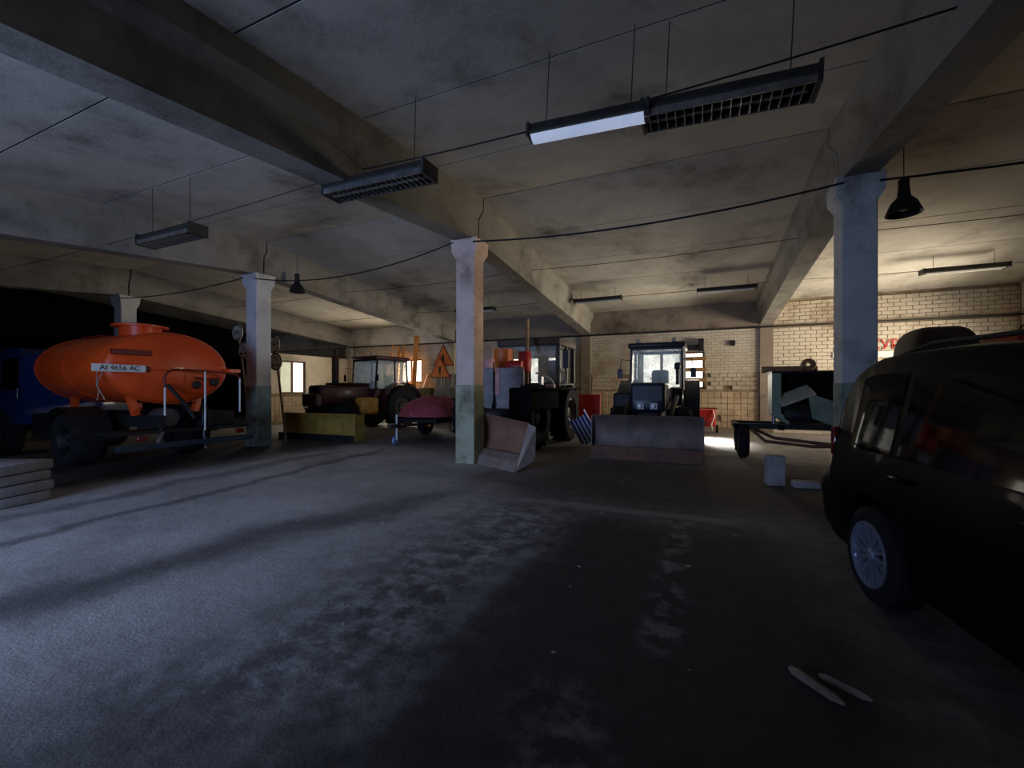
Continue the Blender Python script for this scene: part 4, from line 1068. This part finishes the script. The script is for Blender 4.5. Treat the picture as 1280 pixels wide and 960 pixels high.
# split wood on the floor
for p, q, l in (((.40, 2.56), (.58, 2.36), 'thicker pale stick on the floor before the car'), ((.52, 2.55), (.70, 2.44), 'thinner pale stick on the floor, nearer the car')):
    a, c = Vector((*p, .02)), Vector((*q, .018)); d = c-a
    b = MB(); w_ = .022 if 'thicker' in l else .014
    sec = [(-w_, -.014), (w_, -.016), (w_*.8, .012), (-w_*.3, .02), (-w_, .008)]
    nrm = Vector((-d.y, d.x, 0)).normalized(); A = []
    for f_, k_ in ((0, .5), (.12, 1), (.8, .9), (1, .35)):
        A.append([b.bm.verts.new(a+d*f_+nrm*u*k_+Vector((0, 0, v*k_))) for u, v in sec])
    for u, v in zip(A, A[1:]):
        for k_ in range(5): b.bm.faces.new((u[k_], u[(k_+1) % 5], v[(k_+1) % 5], v[k_]))
    b.bm.faces.new(A[0]); b.bm.faces.new(A[-1])
    o = b.build('stick', GREYWOOD); tag(o, l, 'stick', 'sticks on the floor')
# small chips of rubble
random.seed(11)
chips = []
for v in range(3):
    b = MB(); r = bmesh.ops.create_icosphere(b.bm, subdivisions=1, radius=1)
    for q in b.bm.verts: q.co *= random.uniform(.6, 1.15); q.co.z *= .5
    me = bpy.data.meshes.new('chip'); b.bm.to_mesh(me); b.bm.free(); me.materials.append(CONC); chips.append(me)
for k in range(46):
    x = random.uniform(-5.2, .4); y = random.uniform(1.3, 6.5) if k < 38 else random.uniform(6, 8)
    r = random.uniform(.006, .017)
    o = place('rubble_chip', chips[k % 3], None, (x, y, r*.4), random.uniform(0, 6)); o.scale = (r*1.6, r, r)
    tag(o, 'tiny pale rubble chip scattered on the open floor', 'rubble', 'rubble chips on the open floor')

# ------------------------------------------------------------------ lamps, cables
def tube_lamp(label, xc, y, z, L, lou=True, lit=False, tilt=0.0, wd=.30):
    t = thing('ceiling_lamp', label, 'lamp', (xc, y, z)); t.rotation_euler = (0, tilt, 0)
    MB().prism([(-wd/2, 0), (-wd/2, -.02), (wd/2, -.02), (wd/2, 0), (wd*.32, .09), (-wd*.32, .09)], -L/2, L/2, 'X').build('housing', LAMPBODY, t, smooth=False)
    if lit:
        b = MB(); n = 9
        b.grid(lambda i, j: (-L/2+.03+(L-.06)*i/11, -wd*.45+wd*.9*j/(n-1), -.03-.05*math.sin(PI*j/(n-1))), 12, n); b.build('diffuser', LAMPLIT, t)
    else:
        for s_ in (-1, 1): MB().cyl((-L/2+.05, s_*.06, -.03), (L/2-.05, s_*.06, -.03), .013, n=8).build('tube', SIGNW, t)
    if lou:
        for s_ in (-1, 1): MB().span((-L/2+.02, s_*wd*.46-.006, -.085), (L/2-.02, s_*wd*.46+.006, -.02)).build('louvre_side', LOUVRE if s_ < 0 else LAMPBODY, t, smooth=False)
        me = None
        for k in range(int(L/.075)):
            x = -L/2+.06+k*.075
            if me is None:
                o = MB().span((-.004, -wd*.45, -.085), (.004, wd*.45, -.035)).build('louvre_blade', LOUVRE, t, (x, 0, 0), smooth=False); me = o.data
            else: place('louvre_blade', me, t, (x, 0, 0))
    for s_ in (-1, 1):
        MB().span((s_*L/2-.015, -wd*.5, -.09 if lou else -.03), (s_*L/2+.015, wd*.5, .09)).build('end_cap', LAMPBODY, t, smooth=False)
        MB().cyl((s_*L*.36, 0, .08), (s_*L*.36, 0, zc(y)-z+.02), .005, n=5).build('hanger', CABLE, t)
tube_lamp('louvred lamp hanging below the overhead beam, left of centre', -3.6, 4.12, 3.93, 1.5, tilt=.02)
tube_lamp('louvred lamp hanging over the tank lorry bay', -7.95, 4.2, 3.93, 1.42, tilt=.0)
tube_lamp('glowing white lamp overhead, between two dark louvred lamps', -1.03, 4.1, 3.97, 1.15, lou=False, lit=True, tilt=.05, wd=.2)
tube_lamp('long louvred lamp overhead, right of the glowing lamp', .17, 4.22, 3.96, 1.36, tilt=.045)
for xc, l in ((-17.2, 'dark unlit lamp over the dark left bay'), (-7.45, 'dark unlit lamp behind the pink column'), (-3.05, 'dark unlit lamp near the back wall, left of the navy tractor'),
              (.60, 'dark unlit lamp near the back wall, right of the navy tractor'), (5.6, 'dark unlit lamp over the red lorry')):
    tube_lamp(l, xc, 13.6, 4.24, 1.5, lou=False)
def bell_lamp(label, x, y, z, r):
    t = thing('bell_lamp', label, 'lamp', (x, y, z))
    MB().lathe([(r*.28, .26), (r*.32, .20), (r*.36, .10), (r*.7, .02), (r, -.14), (r*.96, -.14), (r*.64, .0), (r*.3, .08)], n=24).build('shade', DARKSTEEL, t)
    MB().lathe([(0, .34), (r*.3, .34), (r*.3, .24), (0, .24)], n=14).build('socket', DARKSTEEL, t)
    MB().lathe([(0, -.10), (.04, -.09), (.055, -.04), (.03, .04), (0, .06)], n=14).build('bulb', SIGNW, t)
    MB().cyl((0, 0, .33), (0, 0, zc(y)-z), .006, n=5).build('hanger', CABLE, t)
bell_lamp('large dark bell lamp hanging right of the blue-grey column', 2.57, 7.75, 4.02, .21)
bell_lamp('small dark bell lamp hanging over the road signs', -9.75, 8.1, 4.12, .20)
def cable(label, pts, r=.012, sag=0.0):
    out = []
    if len(pts) == 2:
        a, c = Vector(pts[0]), Vector(pts[1])
        for k in range(17):
            f = k/16; p = a.lerp(c, f); p.z -= sag*4*f*(1-f); out.append(p)
    else:
        P = [Vector(p) for p in pts]
        P = [P[0]]+P+[P[-1]]
        for i in range(1, len(P)-2):
            for k in range(6):
                f = k/6
                out.append(.5*((2*P[i])+(-P[i-1]+P[i+1])*f+(2*P[i-1]-5*P[i]+4*P[i+1]-P[i+2])*f*f+(-P[i-1]+3*P[i]-3*P[i+1]+P[i+2])*f**3))
        out.append(P[-2])
    o = MB().tube(out, r, 6).build('cable', CABLE); return tag(o, label, 'cable', 'overhead cables')
Yc = YR-.26
cable('thick black cable sagging between the pink and blue-grey columns', [(-3.97, Yc, 4.22), (1.74, Yc, 4.22)], .016, .16)
cable('black cable sagging between the sign column and the pink column', [(-10.1, Yc, 4.16), (-4.4, Yc, 4.26)], .014, .30)
cable('black cable sagging from the sign column over the tank lorry', [(-16.2, Yc, 4.2), (-10.5, Yc, 4.22)], .014, .12)
cable('black cable running right from the blue-grey column to the side wall', [(2.13, Yc, 4.18), (XR, Yc, 4.3)], .016, .12)
cable('thin wire strung over the louvred lamps, left of the overhead beam', [(-16, 4.3, 4.2), (-4.4, 4.3, 4.24)], .006, .10)
cable('thin wire strung over the glowing lamp, between the near beams', [(-4.0, 4.3, 4.25), (1.75, 4.3, 4.28)], .010, .08)
cable('thin wire looping to the right from the near right beam', [(2.1, 4.3, 4.2), (XR, 4.3, 4.2)], .008, .08)
for y, z, l in ((10.2, 4.45, 'middle of the bays'), (13.6, 4.36, 'unlit lamps by the back wall')):
    for x0, x1, s_ in ((-16.2, -10.5, 'left bay'), (-10.1, -4.4, 'trailer bay'), (-4.0, 1.74, 'navy tractor bay'), (2.1, XR, 'right bay')):
        cable('thin wire across the ' + s_ + ', over the ' + l, [(x0, y, z), (x1, y, z)], .007, .06)
